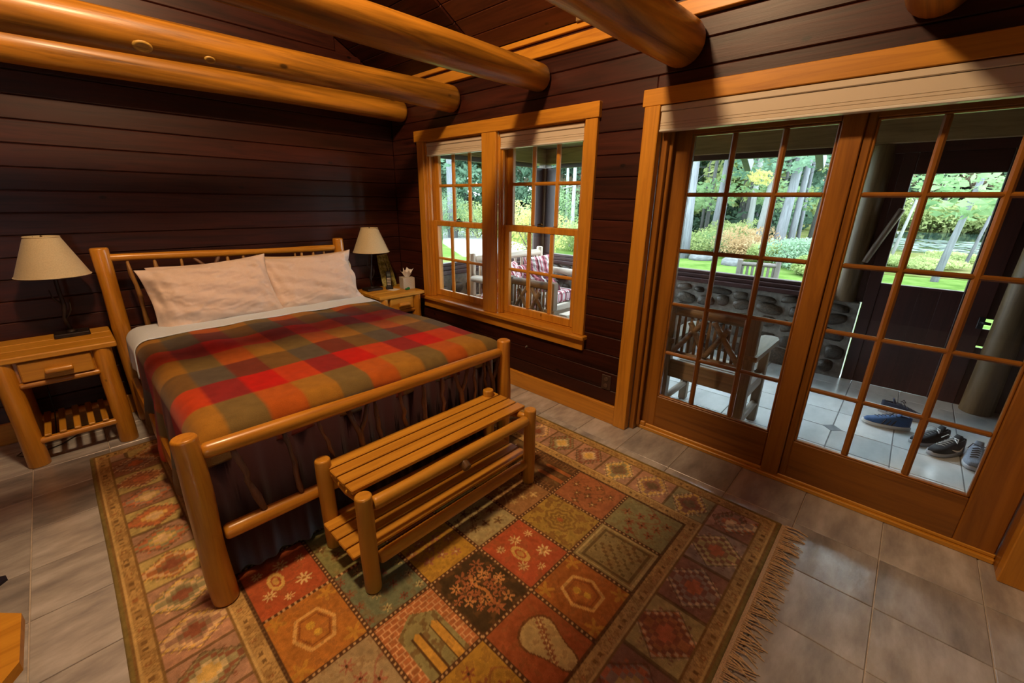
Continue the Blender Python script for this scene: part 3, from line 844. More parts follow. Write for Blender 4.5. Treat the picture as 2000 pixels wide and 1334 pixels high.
def rounded_slab(mb, x0, x1, y0, y1, z0, z1, r, n=6):
    """soft box: rounded vertical section swept round a rounded rectangle"""
    prof = [(r-r*math.cos(a), z0+r-r*math.sin(a)) for a in [PI/2*(1-i/n) for i in range(n+1)]]
    prof = [(r*(1-math.cos(PI/2*i/n)), z1-r+r*math.sin(PI/2*i/n)) for i in range(n+1)]
    low = [(r*(1-math.cos(PI/2*i/n)), z0+r-r*math.sin(PI/2*i/n)) for i in range(n, -1, -1)]
    sec = low+prof
    cr = .07; m = 6; loop = []
    for (cx, cy, a0) in ((x1-cr, y1-cr, 0), (x0+cr, y1-cr, PI/2), (x0+cr, y0+cr, PI), (x1-cr, y0+cr, 1.5*PI)):
        for i in range(m+1):
            a = a0+PI/2*i/m; loop.append((cx, cy, math.cos(a), math.sin(a)))
    k = len(loop); vs = []; fs = []
    for (ins, z) in sec:
        for cx, cy, ca, sa in loop: vs.append((cx+(cr-ins)*ca, cy+(cr-ins)*sa, z))
    for i in range(len(sec)-1):
        for j in range(k): fs.append((i*k+j, i*k+(j+1) % k, (i+1)*k+(j+1) % k, (i+1)*k+j))
    fs.append(tuple(range(k-1, -1, -1))); fs.append(tuple((len(sec)-1)*k+j for j in range(k)))
    mb.add(vs, fs, True)
    return mb
obj('mattress', rounded_slab(MB(), -2.40, -.85, -2.215, -.145, .48, .695, .05), MW, bed)

# ---- dark skirt hanging inside the frame
sk = MB()
path = []
for i in range(150): path.append((-2.405+1.56*i/149, -2.232, 'y'))
for i in range(1, 120): path.append((-.852, -2.23+2.0*i/119, 'x'))
left = [(-2.398, -2.23+2.0*i/119, 'x') for i in range(119, 0, -1)]
path = left+path
vs = []; fs = []
rg = random.Random(3)
for i, (x, y, a) in enumerate(path):
    o1 = .012*math.sin(i*.37)+.008*math.sin(i*.91+1)
    for t, z in ((0, .655), (.5, .30), (1, .045)):
        d = o1*(.3+t)
        vs.append((x+(d if a == 'x' else 0), y+(d if a == 'y' else 0), z))
for i in range(len(path)-1):
    for t in range(2): fs.append((i*3+t, (i+1)*3+t, (i+1)*3+t+1, i*3+t+1))
sk.add(vs, fs, True)
so_ = tag(obj('bed_skirt', sk, cloth('maroon_cotton', (.030,.007,.008), rough=.9, scale=90), base=(-1.62, -1.2, .05)), 'dark maroon bed skirt hanging behind the footboard twigs', 'bed skirt')
so_.modifiers.new('thickness', 'SOLIDIFY').thickness = .004

# ---- plaid blanket and folded sheet
def drape(name, yh, yf, zt, hangL, hangR, hangF, colfn, mat, off=0.0, nu=190, nv=150, wr=.006, fold=.022, headcurve=None):
    """cloth over the mattress: s across the bed, t from head to foot"""
    cx = -1.575; W = .845+off; rc = .085
    flat = W-rc; arc = rc*PI/2
    smin = -(flat+arc+hangL); smax = flat+arc+hangR
    s = np.linspace(smin, smax, nu)
    flatF = (yh-yf)-rc; tmax = flatF+rc*PI/2+hangF
    if hangF <= 0: flatF = yh-yf; tmax = flatF
    t = np.linspace(0, tmax, nv)
    S_, T_ = np.meshgrid(s, t, indexing='ij')
    a = np.abs(S_); sg = np.sign(S_)
    th_ = np.clip((a-flat)/rc, 0, PI/2); hang = np.clip(a-flat-arc, 0, None)
    xo = np.where(a < flat, a, flat+rc*np.sin(th_)); du = rc*(1-np.cos(th_))+hang
    if hangF > 0:
        ph = np.clip((T_-flatF)/rc, 0, PI/2); hf = np.clip(T_-flatF-rc*PI/2, 0, None)
        yo = np.where(T_ < flatF, T_, flatF+rc*np.sin(ph)); dv = rc*(1-np.cos(ph))+hf
    else:
        yo = T_; dv = np.zeros_like(T_)
    yy = yh-yo
    if headcurve is not None: yy = yy+headcurve(S_)*np.clip(1-T_/.5, 0, 1)
    drop = np.maximum(du, dv)+.25*np.minimum(du, dv)
    hfr = np.clip(hang/.4, 0, 1)
    z = zt-drop+wr*2.2*(fbm(S_*3.1, yy*3.1, 2, 3)-.5)+wr*1.1*np.sin(S_*17+yy*4+3*fbm(S_*2, yy*5, 8, 2))*np.exp(-((yy+1.0)/.5)**2)
    z = z+.016*np.exp(-((S_)/.75)**2)
    x = cx+sg*xo+sg*hfr*(.018+fold*np.sin(yy*15+2*fbm(yy*2, S_*1.5, 6, 2))+.012*np.sin(yy*31+S_*3))
    y = yy-np.clip(dv/.15, 0, 1)*.008*np.sin(S_*22)
    z = np.maximum(z, .03)
    co = np.stack([x-cx, y+1.2, z-.6], -1).reshape(-1, 3)
    idx = np.arange(nu*nv).reshape(nu, nv)
    q = np.stack([idx[:-1, :-1], idx[1:, :-1], idx[1:, 1:], idx[:-1, 1:]], -1).reshape(-1, 4)
    cols = colfn(S_, yy, T_).reshape(-1, 3) if colfn else None
    me = grid_mesh(name, co, q, cols, mat)
    o = bpy.data.objects.new(name, me); COL.objects.link(o); o.location = (cx, -1.2, .6)
    so = o.modifiers.new('thickness', 'SOLIDIFY'); so.thickness = .006; so.offset = -1
    ORG[name] = (cx, -1.2, .6)
    return o
def plaid(S_, yy, T_):
    grey, red, gold = np.array(lin((92,84,70))), np.array(lin((196,30,16))), np.array(lin((178,126,40)))
    wred, wbrn = np.array(lin((200,36,20))), np.array(lin((84,58,40)))
    wgold = np.array(lin((172,118,36)))
    tab = np.array([[lin(c) for c in r] for r in (((130,108,60), (192,96,28), (176,124,42)), ((152,40,40), (206,26,14), (204,68,24)), ((100,90,76), (124,54,38), (126,92,46)))])
    fu = (S_+.720)/.158; ti = (T_[-1, -1]-T_-.10)/.242
    def idx(f, n):
        i = np.floor(f).astype(int); fr = f-i; b = np.clip((fr-.94)/.06, 0, 1); return i % n, (i+1) % n, b[..., None]
    a0, a1, ab = idx(fu, 3); b0, b1, bb_ = idx(ti, 3)
    c = (tab[b0, a0]*(1-ab)+tab[b0, a1]*ab)*(1-bb_)+(tab[b1, a0]*(1-ab)+tab[b1, a1]*ab)*bb_
    n = fbm(S_*30, T_*30, 4, 3)
    return np.clip(c*.74*(.82+.36*n)[..., None], 0, 1)
blanket = drape('plaid_blanket', -.60, -2.225, .735, .46, .40, .06, plaid, attrmat('blanket_wool', .95, 420, .5, .16, .08), nu=300, nv=220, wr=.007, headcurve=lambda s: -.04*np.cos(s*3.2))
tag(blanket, 'red, gold and brown checked wool blanket spread over the bed', 'blanket')
sheet = drape('folded_sheet', -.33, -.70, .742, .15, .14, 0, None, cloth('sheet_cotton', (.62,.72,.82), rough=.8, scale=120, bump=.1, var=.03), off=.006, nu=140, nv=26, wr=.004, fold=.01, headcurve=lambda s: -.02*np.cos(s*3))
tag(sheet, 'white sheet folded back over the top of the blanket', 'bed sheet')

# ---- pillows
def pillow(label, c, w_, h_, t_, tilt, yaw, roll, seed, mat, flange=1):
    nu, nv = 96, 64
    u = np.linspace(-1, 1, nu); v = np.linspace(-1, 1, nv); U, V = np.meshgrid(u, v, indexing='ij')
    th_ = (np.clip(1-np.abs(U)**2.6, 0, 1)**.55)*(np.clip(1-np.abs(V)**2.3, 0, 1)**.6)
    xx = U*w_/2*(1-.075*(1-V**2)*(np.abs(U)**3)); zz = V*h_/2*(1-.09*(1-U**2)*np.abs(V)**3)
    rdg = lambda a, b, q: 1-2*np.abs(fbm(a, b, q, 3)-.5)*2
    wr = .026*(fbm(U*3.3+9, V*2.6, seed, 3)-.5)+.008*np.clip(rdg(U*2.2+V*1.6+5, V*3.8-U*1.4, seed+20)-.62, 0, 1)*2.2-.006*np.clip(rdg(U*3.1-V*2.2, V*4.6+U*2.6+3, seed+31)-.72, 0, 1)*2.4*(.35+np.abs(U))+.007*np.sin(U*15*(.4+np.abs(U))+V*5+seed)*np.abs(U)**2+.006*np.sin(V*13+U*7+seed*2)
    fl = np.zeros_like(U)
    if flange:   # open hem at one end stays flat and loose
        e = np.clip((flange*U-.80)/.2, 0, 1); th_ = th_*(1-.75*e); fl = .03*e*np.sin(V*6+seed)
    f = t_/2*th_+wr*np.clip(th_*2.5, 0, 1)+fl; b = -t_/2*th_*.75+wr*.5*np.clip(th_*2.5, 0, 1)+fl
    zz = zz-.035*(1-V)*.5*(1-U**2)*0
    vs = np.concatenate([np.stack([xx, -f, zz], -1).reshape(-1, 3), np.stack([xx, -b+.0015, zz], -1).reshape(-1, 3)])
    idx = np.arange(nu*nv).reshape(nu, nv)
    q = np.stack([idx[:-1, :-1], idx[1:, :-1], idx[1:, 1:], idx[:-1, 1:]], -1).reshape(-1, 4)
    q2 = q[:, ::-1]+nu*nv
    B = np.concatenate([idx[:, 0], idx[-1, 1:], idx[-2::-1, -1], idx[0, -2:0:-1]]); Bn = np.roll(B, -1)
    q3 = np.stack([B, B+nu*nv, Bn+nu*nv, Bn], -1)
    me = grid_mesh('pillow', vs, np.concatenate([q, q2, q3]), None, mat)
    o = bpy.data.objects.new('pillow', me); COL.objects.link(o)
    o.rotation_euler = (tilt, roll, yaw); o.location = c
    ORG[o.name] = tuple(c)
    return tag(o, label, 'pillow', 'pillows against the headboard')
PM = cloth('pillow_cotton', (.70,.56,.47), rough=.8, scale=140, bump=.08, var=.03)
pillow('front cream pillow on the left half of the bed', (-1.885, -.395, .937), .80, .47, .22, -.42, -.05, -.075, 3, PM, -1)
pillow('front cream pillow on the right half of the bed, beside the lamp', (-1.150, -.36, .928), .78, .47, .21, -.42, .06, -.01, 8, PM, 1)
pillow('rear pillow mostly hidden behind the left front pillow', (-1.85, -.255, .93), .74, .44, .15, -.28, .0, -.03, 5, PM, -1)
pillow('rear pillow peeking out behind the right front pillow', (-1.10, -.235, .925), .74, .45, .14, -.26, .03, .0, 6, cloth('pillow_cotton_b', (.62,.46,.28), rough=.8, scale=140, bump=.08), 1)

# ================================================================== BENCH
bench = thing('log_bench', (-1.5, -2.5, 0), 'slatted log bench with lower shelf at the foot of the bed', 'bench')
BL = [(-2.008, -2.335), (-2.003, -2.694), (-.987, -2.69), (-.975, -2.335)]
for k, (x, y) in enumerate(BL):
    obj('leg', lg((x, y, .010), (x, y, .492), .035, .034, n=18, seg=5, wob=.001, rnd=.3, seed=k+5), SLAT('Z'), bench)
for k in range(4):
    y = -2.305-.0735*k
    obj('slat', bx(-2.000, -.915, y-.0625, y, .430, .452, .004), SLAT('X'), bench)
for k in range(4):
    y = -2.365-.0735*k
    obj('shelf_slat', bx(-2.055, -.955, y-.064, y, .165, .184, .004), SLAT('X'), bench)
obj('front_rail', lg((-1.968, -2.694, .432), (-1.022, -2.69, .432), .029, .028, n=16, seg=9, wob=.002, rnd=.5, seed=4), SLAT('X'), bench)
obj('back_rail', lg((-1.97, -2.335, .395), (-1.01, -2.335, .395), .03, .03, n=14, rnd=.5), SLAT('X'), bench)
obj('lower_rail', lg((-1.965, -2.694, .150), (-1.025, -2.69, .150), .028, .027, n=16, rnd=.5, seed=6), SLAT('X'), bench)
obj('lower_rail', lg((-1.97, -2.335, .150), (-1.01, -2.335, .150), .03, .03, n=14, rnd=.5, seed=7), SLAT('X'), bench)
obj('apron_rail', bx(-1.96, -1.03, -2.640, -2.618, .345, .40, .006), SLAT('X'), bench)
for x in (-1.975, -.965):
    obj('end_support', MB().tube([(x, -2.30, .418), (x, -2.40, .405), (x, -2.5, .400), (x, -2.6, .41), (x, -2.66, .425)], [.012, .020, .024, .02, .012], 10), SLAT('Y'), bench)
    obj('end_support', MB().tube([(x, -2.33, .155), (x, -2.42, .143), (x, -2.5, .14), (x, -2.6, .146), (x, -2.68, .155)], [.012, .020, .022, .02, .012], 10), SLAT('Y'), bench)
o = obj('rail_knot', lg((-1.50, -2.742, .385), (-1.50, -2.705, .405), .022, .026, n=10, seg=3, rnd=.3), wood('dark_knot', (.06,.03,.01), (.16,.08,.025), 'Y'), bench)
o['label'] = 'dark cut knot under the front rail'

# ================================================================== NIGHTSTANDS
def nightstand(x0, x1, label):
    cx = (x0+x1)/2
    t = thing('nightstand', (cx, -.22, 0), label, 'nightstand', 'log nightstands')
    F, B, TZ = -.445, .04, .71
    w_ = (B-F)/3
    for k in range(3):
        obj('top_plank', bx(x0, x1, F+k*w_+.0015, F+(k+1)*w_-.0015, TZ-.036, TZ, .006), SLAT('X'), t)
    for x in (x0+.062, x1-.075):
        for y in (F+.055, B-.05):
            obj('leg', lg((x, y, 0), (x, y, TZ-.034), .050, .047, n=18, seg=5, wob=.002, rnd=.15, seed=int(x*100)), LOG('Z'), t)
    a, b = x0+.12, x1-.13
    dr = obj('drawer', bx(a, b, F+.018, F+.04, .545, .665, .006), SLAT('X'), t)
    hd = MB().log((cx-.06, F-.012, .60), (cx+.06, F-.012, .60), .021, .021, n=12, seg=3, rnd=.3)
    hd.box(cx-.03, cx+.03, F-.01, F+.02, .585, .615)
    obj('handle', hd, LOG('X'), dr)
    obj('case', bx(x0+.09, x1-.09, F+.045, B-.005, .54, .672, .003), LOG('X'), t)
    obj('front_rail', lg((a-.02, F+.04, .522), (b+.02, F+.04, .522), .019, .019, n=12, rnd=.4), LOG('X'), t)
    obj('lower_rail', lg((a-.025, F+.045, .158), (b+.025, F+.045, .158), .021, .021, n=12, rnd=.4), LOG('X'), t)
    obj('lower_rail', lg((a-.025, B-.05, .158), (b+.025, B-.05, .158), .021, .021, n=12, rnd=.4), LOG('X'), t)
    n = 5; p = (b-a+.02)/n
    for k in range(n):
        xa = a-.01+k*p
        obj('shelf_slat', bx(xa+.012, xa+p-.022, F+.03, B-.03, .178, .194, .004), SLAT('Y'), t)
    for x in (x0+.062, x1-.075):
        obj('side_rail', lg((x, F+.07, .158), (x, B-.06, .158), .02, .02, n=10, rnd=.3), LOG('Y'), t)
    return t
nightstand(-3.045, -2.485, 'log nightstand left of the bed with only a lamp on top')
nightstand(-.605, -.085, 'log nightstand in the window corner holding lamp, phone and tissues')
NZ = .71
# ---- table lamps
SHD = cloth('linen_shade', (.60,.50,.30), rough=.8, scale=160, bump=.15, var=.08)
IRON = mottled('dark_iron', (.010,.006,.006), (.030,.018,.014), 30, .5, .3, metal=.3)
def table_lamp(x, y, shx, shy, label, rt=.083, rb=.19, z0=1.085, z1=1.345):
    t = thing('table_lamp', (x, y, NZ), label, 'lamp', 'bedside lamps')
    b = MB().box(x-.085, x+.085, y-.062, y+.062, NZ, NZ+.026, .004)
    b.lathe((x, y, NZ+.026), [(.03, 0), (.022, .008), (.013, .016)], 14)
    obj('base', b, IRON, t)
    st = MB().tube([(x, y, NZ+.03), (x-.014, y, NZ+.12), (x+.004, y, NZ+.2), ((x+shx)/2, (y+shy)/2, NZ+.3), (shx, shy, z0+.02), (shx, shy, z0+.12)], [.011, .010, .012, .010, .009, .008], 10)
    st.tube([(x-.010, y, NZ+.10), (x+.03, y-.005, NZ+.17), (x+.036, y, NZ+.24)], [.006, .005, .002], 7)
    st.tube([(x+.002, y, NZ+.2), (x-.035, y, NZ+.26), (x-.04, y+.004, NZ+.31)], [.006, .005, .002], 7)
    obj('stem', st, IRON, t)
    s_ = MB().lathe((shx, shy, 0), [(rb, z0), (rb-.001, z0+.006), (rt+.001, z1-.006), (rt, z1), (rt-.003, z1), (rb-.004, z0+.003), (rb, z0)], 40, close=False)
    sh = obj('lamp_shade', s_, SHD, t)
    for r, z in ((rb+.0012, z0+.004), (rt+.0012, z1-.004)):
        tr = MB().tube([(shx+r*math.cos(a), shy+r*math.sin(a), z) for a in [2*PI*i/40 for i in range(41)]], [.003]*41, 6, cap=False)
        obj('shade_trim', tr, SHD, sh)
    sp = MB()
    for a in (0, 2.09, 4.19): sp.tube([(shx, shy, z1-.03), (shx+rt*.97*math.cos(a), shy+rt*.97*math.sin(a), z1-.006)], [.0018]*2, 6)
    sp.lathe((shx, shy, z1-.035), [(.012, 0), (.012, .012), (.005, .02), (.006, .035), (.001, .042)], 12)
    obj('shade_spider', sp, BRASS, t)
    bu = MB().lathe((shx, shy, z0+.12), [(.012, -.02), (.014, 0), (.028, .045), (.030, .06), (.022, .082), (.001, .092)], 16)
    obj('bulb', bu, plain('frosted_bulb', (.8,.8,.78), .3), t)
    return t
table_lamp(-2.668, -.085, -2.664, -.085, 'dark iron lamp with cream cone shade on the left nightstand', z0=1.107, z1=1.354, rt=.080, rb=.174)
table_lamp(-.475, -.085, -.450, -.085, 'dark iron lamp with cream cone shade in the window corner', z0=1.095, z1=1.333, rt=.080, rb=.174)

# ---- things on the corner nightstand
tb = thing('tissue_box', (-.155, -.235, NZ), 'white patterned tissue box with one tissue pulled up', 'tissue box')
TB = mottled('lattice_card', (.72,.68,.60), (.80,.77,.70), 60, .6, .05)
def latt():
    m, nt, b = newmat('lattice_print'); L = nt.links.new
    tc = N(nt, 'ShaderNodeTexCoord'); mp = N(nt, 'ShaderNodeMapping'); mp.inputs['Rotation'].default_value = (0, 0, 0)
    vo = N(nt, 'ShaderNodeVectorMath', operation='DOT_PRODUCT'); vo.inputs[1].default_value = (300, 300, 300); L(tc.outputs['Object'], vo.inputs[0])
    v2 = N(nt, 'ShaderNodeVectorMath', operation='DOT_PRODUCT'); v2.inputs[1].default_value = (300, 300, -300); L(tc.outputs['Object'], v2.inputs[0])
    outs = []
    for v in (vo, v2):
        s_ = N(nt, 'ShaderNodeMath', operation='SINE'); L(v.outputs['Value'], s_.inputs[0])
        a = N(nt, 'ShaderNodeMath', operation='ABSOLUTE'); L(s_.outputs[0], a.inputs[0]); outs.append(a)
    mn = N(nt, 'ShaderNodeMath', operation='MINIMUM'); L(outs[0].outputs[0], mn.inputs[0]); L(outs[1].outputs[0], mn.inputs[1])
    r = ramp(nt, [(.25, (.74,.70,.62)), (.4, (.36,.33,.28))]); L(mn.outputs[0], r.inputs['Fac']); L(r.outputs['Color'], b.inputs['Base Color']); b.inputs['Roughness'].default_value = .6
    return m
LATT = latt()
MT = Matrix.Translation((-.155, -.235, 0)) @ Matrix.Rotation(-.22, 4, 'Z')
obj('carton', MB().box(-.062, .062, -.062, .062, NZ, NZ+.118, .002, MT), LATT, tb)
ts = MB(); nu, nv = 15, 7; vs = []
for j in range(nv):
    tj = j/(nv-1)
    for i in range(nu):
        a = 2*PI*i/(nu-1)*.92; r = .018+.042*tj*(1+.45*math.sin(3*a+1)); 
        p = MT @ Vector((r*math.cos(a)+.004, r*math.sin(a)*.7, NZ+.112+.075*tj+.018*tj*math.sin(2*a)+.02*tj*math.cos(5*a)))
        vs.append(tuple(p))
ts.add(vs, [(j*nu+i, j*nu+i+1, (j+1)*nu+i+1, (j+1)*nu+i) for j in range(nv-1) for i in range(nu-1)], True)
to = obj('tissue', ts, plain('tissue_white', (.82,.80,.77), .9), tb)
to.modifiers.new('thickness', 'SOLIDIFY').thickness = .001

ph = thing('cordless_phone', (-.318, -.150, NZ), 'black cordless phone with pale keys standing in its cradle', 'phone')
MP = Matrix.Translation((-.318, -.150, NZ)) @ Matrix.Rotation(-.5, 4, 'Z') @ Matrix.Rotation(-.22, 4, 'X')
BLK = plain('black_plastic', (.012,.012,.013), .35)
MPB = Matrix.Translation((-.318, -.150, NZ)) @ Matrix.Rotation(-.5, 4, 'Z')
obj('cradle', MB().box(-.036, .036, -.04, .05, 0, .028, .006, MPB), BLK, ph)
hs = obj('handset', MB().box(-.025, .025, -.014, .014, .012, .185, .008, MP), BLK, ph)
obj('display', MB().box(-.017, .017, -.0155, -.012, .130, .158, .001, MP), plain('lcd_grey', (.10,.12,.11), .2), hs)
kk = plain('pale_key', (.62,.58,.50), .5)
for r in range(5):
    for c in range(3): obj('key', MB().box(-.017+c*.0125, -.0075+c*.0125, -.0165, -.012, .040+r*.016, .050+r*.016, .001, MP), kk, hs)
obj('antenna', MB().tube([MP @ Vector((.014, .004, .18)), MP @ Vector((.014, .004, .215))], [.005, .004], 8), BLK, hs)
nt_ = MB().box(-.055, .05, -.04, .045, NZ, NZ+.0016, 0, Matrix.Translation((-.300, -.215, 0)) @ Matrix.Rotation(.3, 4, 'Z'))
tag(obj('note_paper', nt_, plain('white_paper', (.80,.78,.74), .8), base=(-.300, -.215, NZ)), 'white slip of paper under the phone', 'paper')
gb = MB()
rg = random.Random(4)
for k in range(6):
    c = (-.205+rg.uniform(-.022, .022), -.315+rg.uniform(-.012, .012), NZ+.010+.006*(k % 2))
    gb.lathe(c, [(.001, -.010), (.010, -.006), (.013, 0), (.009, .007), (.001, .010)], 10)
tag(obj('green_wrapper', gb, plain('green_foil', (.01,.22,.07), .2, .3), base=(-.205, -.315, NZ)), 'small crumpled shiny green thing before the tissue box', 'wrapper')
# standing card with a bare tree printed on it
cd = thing('tree_card', (-.235, -.02, NZ), 'tall curved card printed with a bare tree, behind the phone', 'card')
MC = Matrix.Translation((-.235, -.02, NZ)) @ Matrix.Rotation(-.16, 4, 'X') @ Matrix.Rotation(-.15, 4, 'Z')
poly = [(-.075, 0), (.078, 0), (.074, .06), (.064, .13), (.050, .20), (.036, .27), (.024, .345), (-.090, .335), (-.088, .2), (-.080, .1)]
cb = MB().prism(poly, 1, -.004, .004); cb.v = [tuple(MC @ Vector(p)) for p in cb.v]
obj('card_panel', cb, mottled('leaf_print', (.10,.10,.025), (.30,.27,.06), 30, .5, 0, c3=(.50,.46,.20)), cd)
tr = MB()
def tw(a, b, r0, r1): tr.tube([MC @ Vector((a[0], -.0045, a[1])), MC @ Vector(((a[0]+b[0])/2+.002, -.0045, (a[1]+b[1])/2)), MC @ Vector((b[0], -.0045, b[1]))], [r0, (r0+r1)/2, r1], 5, flat=.3)
tw((.012, .0), (.0, .15), .006, .0045); tw((0, .15), (-.012, .28), .0045, .001)
for a, b in (((.002, .11), (-.05, .20)), ((.002, .12), (.045, .19)), ((-.002, .16), (.03, .26)), ((-.004, .18), (-.05, .27)), ((-.03, .165), (-.07, .19)), ((.03, .165), (.058, .165)), ((-.008, .22), (.012, .31)), ((-.006, .21), (-.03, .31)), ((.004, .09), (.05, .12)), ((.004, .09), (-.055, .13))): tw(a, b, .0026, .0008)
obj('printed_tree', tr, plain('print_black', (.02,.013,.01), .6), cd)

# ---- lamp cord on the floor by the left nightstand
cdr = MB()
pts = [(-2.86, -.06, .45), (-2.87, -.04, .2), (-2.9, -.05, .03), (-2.98, -.10, .006), (-3.06, -.12, .006), (-3.085, -.17, .006), (-3.05, -.215, .006), (-2.97, -.21, .006), (-2.88, -.17, .006), (-2.80, -.08, .008)]
cdr.tube(pts, [.0035]*len(pts), 8)
tag(obj('lamp_cord', cdr, BLK, base=(-2.95, -.1, 0)), 'thin black lamp cord looped on the tiles by the left nightstand', 'cord')

# ---- corner of a low wooden stool at the left edge of the picture
stl = thing('wooden_stool', (-3.28, -2.35, 0), 'corner of a wooden stool cut off by the left edge', 'stool')
obj('seat', MB().prism([(-3.45, -2.52), (-3.02, -2.52), (-2.955, -2.42), (-2.955, -2.20), (-3.02, -2.13), (-3.45, -2.13)], 2, .268, .302), SLAT('X'), stl)
for x, y in ((-3.40, -2.46), (-3.10, -2.46), (-3.40, -2.19), (-3.10, -2.19)):
    obj('leg', lg((x, y, 0), (x, y, .27), .024, .026, n=12, seg=3), SLAT('Z'), stl)
dkp = MB().prism([(-3.20, -1.42), (-3.085, -1.475), (-3.08, -1.50), (-3.10, -1.52), (-3.20, -1.50)], 2, 0, .012)
tag(obj('strap_end', dkp, plain('navy_strap', (.012,.010,.025), .6), base=(-3.1, -1.47, 0)), 'dark strap end lying on the tiles at the left edge', 'strap')
# the ceiling lamp itself (above the frame)
lp = thing('pendant_lamp', (LAMP[0], LAMP[1], LAMP[2]), 'ceiling lamp hanging above the log beams, out of view', 'lamp')
lx, ly, lz = LAMP
obj('rod', MB().tube([(lx, ly, lz+.2), (lx, ly, RH+SL*(-lx)+.0)], [.008, .008], 8), IRON, lp)
obj('cap', MB().lathe((lx, ly, lz+.17), [(.07, 0), (.06, .03), (.02, .05)], 20), IRON, lp)

# ================================================================== PORCH
PZ = -.02
PX = 2.41          # inner face of the stone wall
pf = struct('floor_porch', bx(.16, 2.75, -6.2, .35, -.22, PZ-.006), mottled('porch_grout', (.14,.14,.14), (.20,.20,.20), 30, .8, .1), 'pale tiled porch floor outside the glass doors', 'floor')
PT = mottled('porch_tile', (.50,.51,.50), (.60,.61,.60), 3.0, .16, .20, .006, c3=(.68,.69,.68), perobj=.10, stretch=(1,2,1), lo=.3, hi=.7)
pt_ = .35
pme = to_mesh('porch_tile', bx(-pt_/2+.003, pt_/2-.003, -pt_/2+.003, pt_/2-.003, -.010, 0, .002), PT)
for i in range(7):
    for j in range(-7, 12):
        cx = .12+pt_*(i+.5)+.0; cy = -3.92+pt_*(j+.5)
        if cx+pt_/2 > 2.75 or cy < -6.1 or cy > .1: continue
        inst('porch_tile', pme, (cx, cy, PZ), pf)
DM = MB().prism([(-.062, 0), (0, -.062), (.062, 0), (0, .062)], 2, 0, .0015)
dme = to_mesh('accent_tile', DM, mottled('slate_accent', (.12,.13,.14), (.19,.20,.21), 20, .3, .1))
for cx, cy in ((1.17, -3.92), (1.17, -2.52), (1.17, -1.12)):
    o = inst('accent_tile', dme, (cx, cy, PZ), pf); o['label'] = 'dark diamond accent tile'

MORT = mottled('mortar', (.17,.15,.125), (.25,.225,.195), 25, .9, .5, .01)
STONE = mottled('field_stone', (.030,.021,.014), (.060,.044,.030), 6, .45, .4, .01, c3=(.10,.076,.055), perobj=.35)
smeshes = []
import bmesh
for k in range(7):
    bm = bmesh.new(); bmesh.ops.create_icosphere(bm, subdivisions=2, radius=1)
    rg = random.Random(k+40); ph = [rg.uniform(0, 6) for _ in range(6)]
    for v in bm.verts:
        p = v.co.copy()
        q = [math.copysign(abs(c)**.72, c) for c in p]
        f = 1+.10*math.sin(2.3*p.x+ph[0])+.09*math.sin(2.9*p.z+ph[1])+.07*math.sin(4.1*p.y+ph[2]+p.x*2)
        v.co = Vector(q)*f*.92
    me = bpy.data.meshes.new('stone'); bm.to_mesh(me); bm.free()
    me.polygons.foreach_set('use_smooth', [True]*len(me.polygons)); me.materials.append(STONE); smeshes.append(me)
def stone_wall(nm, lab, axis, a0, a1, face, depth, z1, seed):
    mb = MB()
    if axis == 'Y': mb.box(face, face+depth, a0, a1, PZ-.1, z1, .006)
    else: mb.box(a0, a1, face, face+depth, PZ-.1, z1, .006)
    wl_ = struct(nm, mb, MORT, lab, 'wall')
    rg = random.Random(seed); z = PZ
    rows = []
    while z < z1-.10:
        h = rg.uniform(.125, .185)
        if z+h > z1-.02: h = z1-.02-z
        a = a0+rg.uniform(0, .06)
        while a < a1-.06:
            wd = rg.uniform(.14, .30)
            if a+wd > a1: wd = a1-a
            if wd > .07:
                sz = h*rg.uniform(.40, .50); sw = wd*rg.uniform(.42, .50); zz = z+h/2+rg.uniform(-.02, .02); c = a+wd/2; dp = rg.uniform(.045, .075)
                zz = min(zz, z1-sz-.012)
                if axis == 'Y': inst('stone', smeshes[rg.randrange(7)], (face+.012, c, zz), wl_, (rg.uniform(-.2, .2), 0, 0), (dp, sw, sz))
                else: inst('stone', smeshes[rg.randrange(7)], (c, face+.012, zz), wl_, (0, rg.uniform(-.2, .2), 0), (sw, dp, sz))
            a += wd
        z += h
    return wl_
wpf = stone_wall('wall_porch_front', 'low fieldstone wall along the outer side of the porch', 'Y', -3.817, .22, PX, .24, .742, 2)
wpe = stone_wall('wall_porch_end', 'low fieldstone wall closing the end of the porch', 'X', .16, PX, .02, .22, .742, 5)
# sills of the screen openings
def sill(parent, axis, a0, a1, f):
    for (d0, d1, z0, z1) in ((-.045, .27, .742, .790), (-.01, .14, .790, .835), (.015, .10, .835, .872)):
        mb = bx(f+d0, f+d1, a0, a1, z0, z1, .006) if axis == 'Y' else bx(a0, a1, f+d0, f+d1, z0, z1, .006)
        obj('sill_board', mb, MAROON(axis), parent)
sill(wpf, 'Y', -3.60, .1, PX); sill(wpe, 'X', .16, PX, .02)
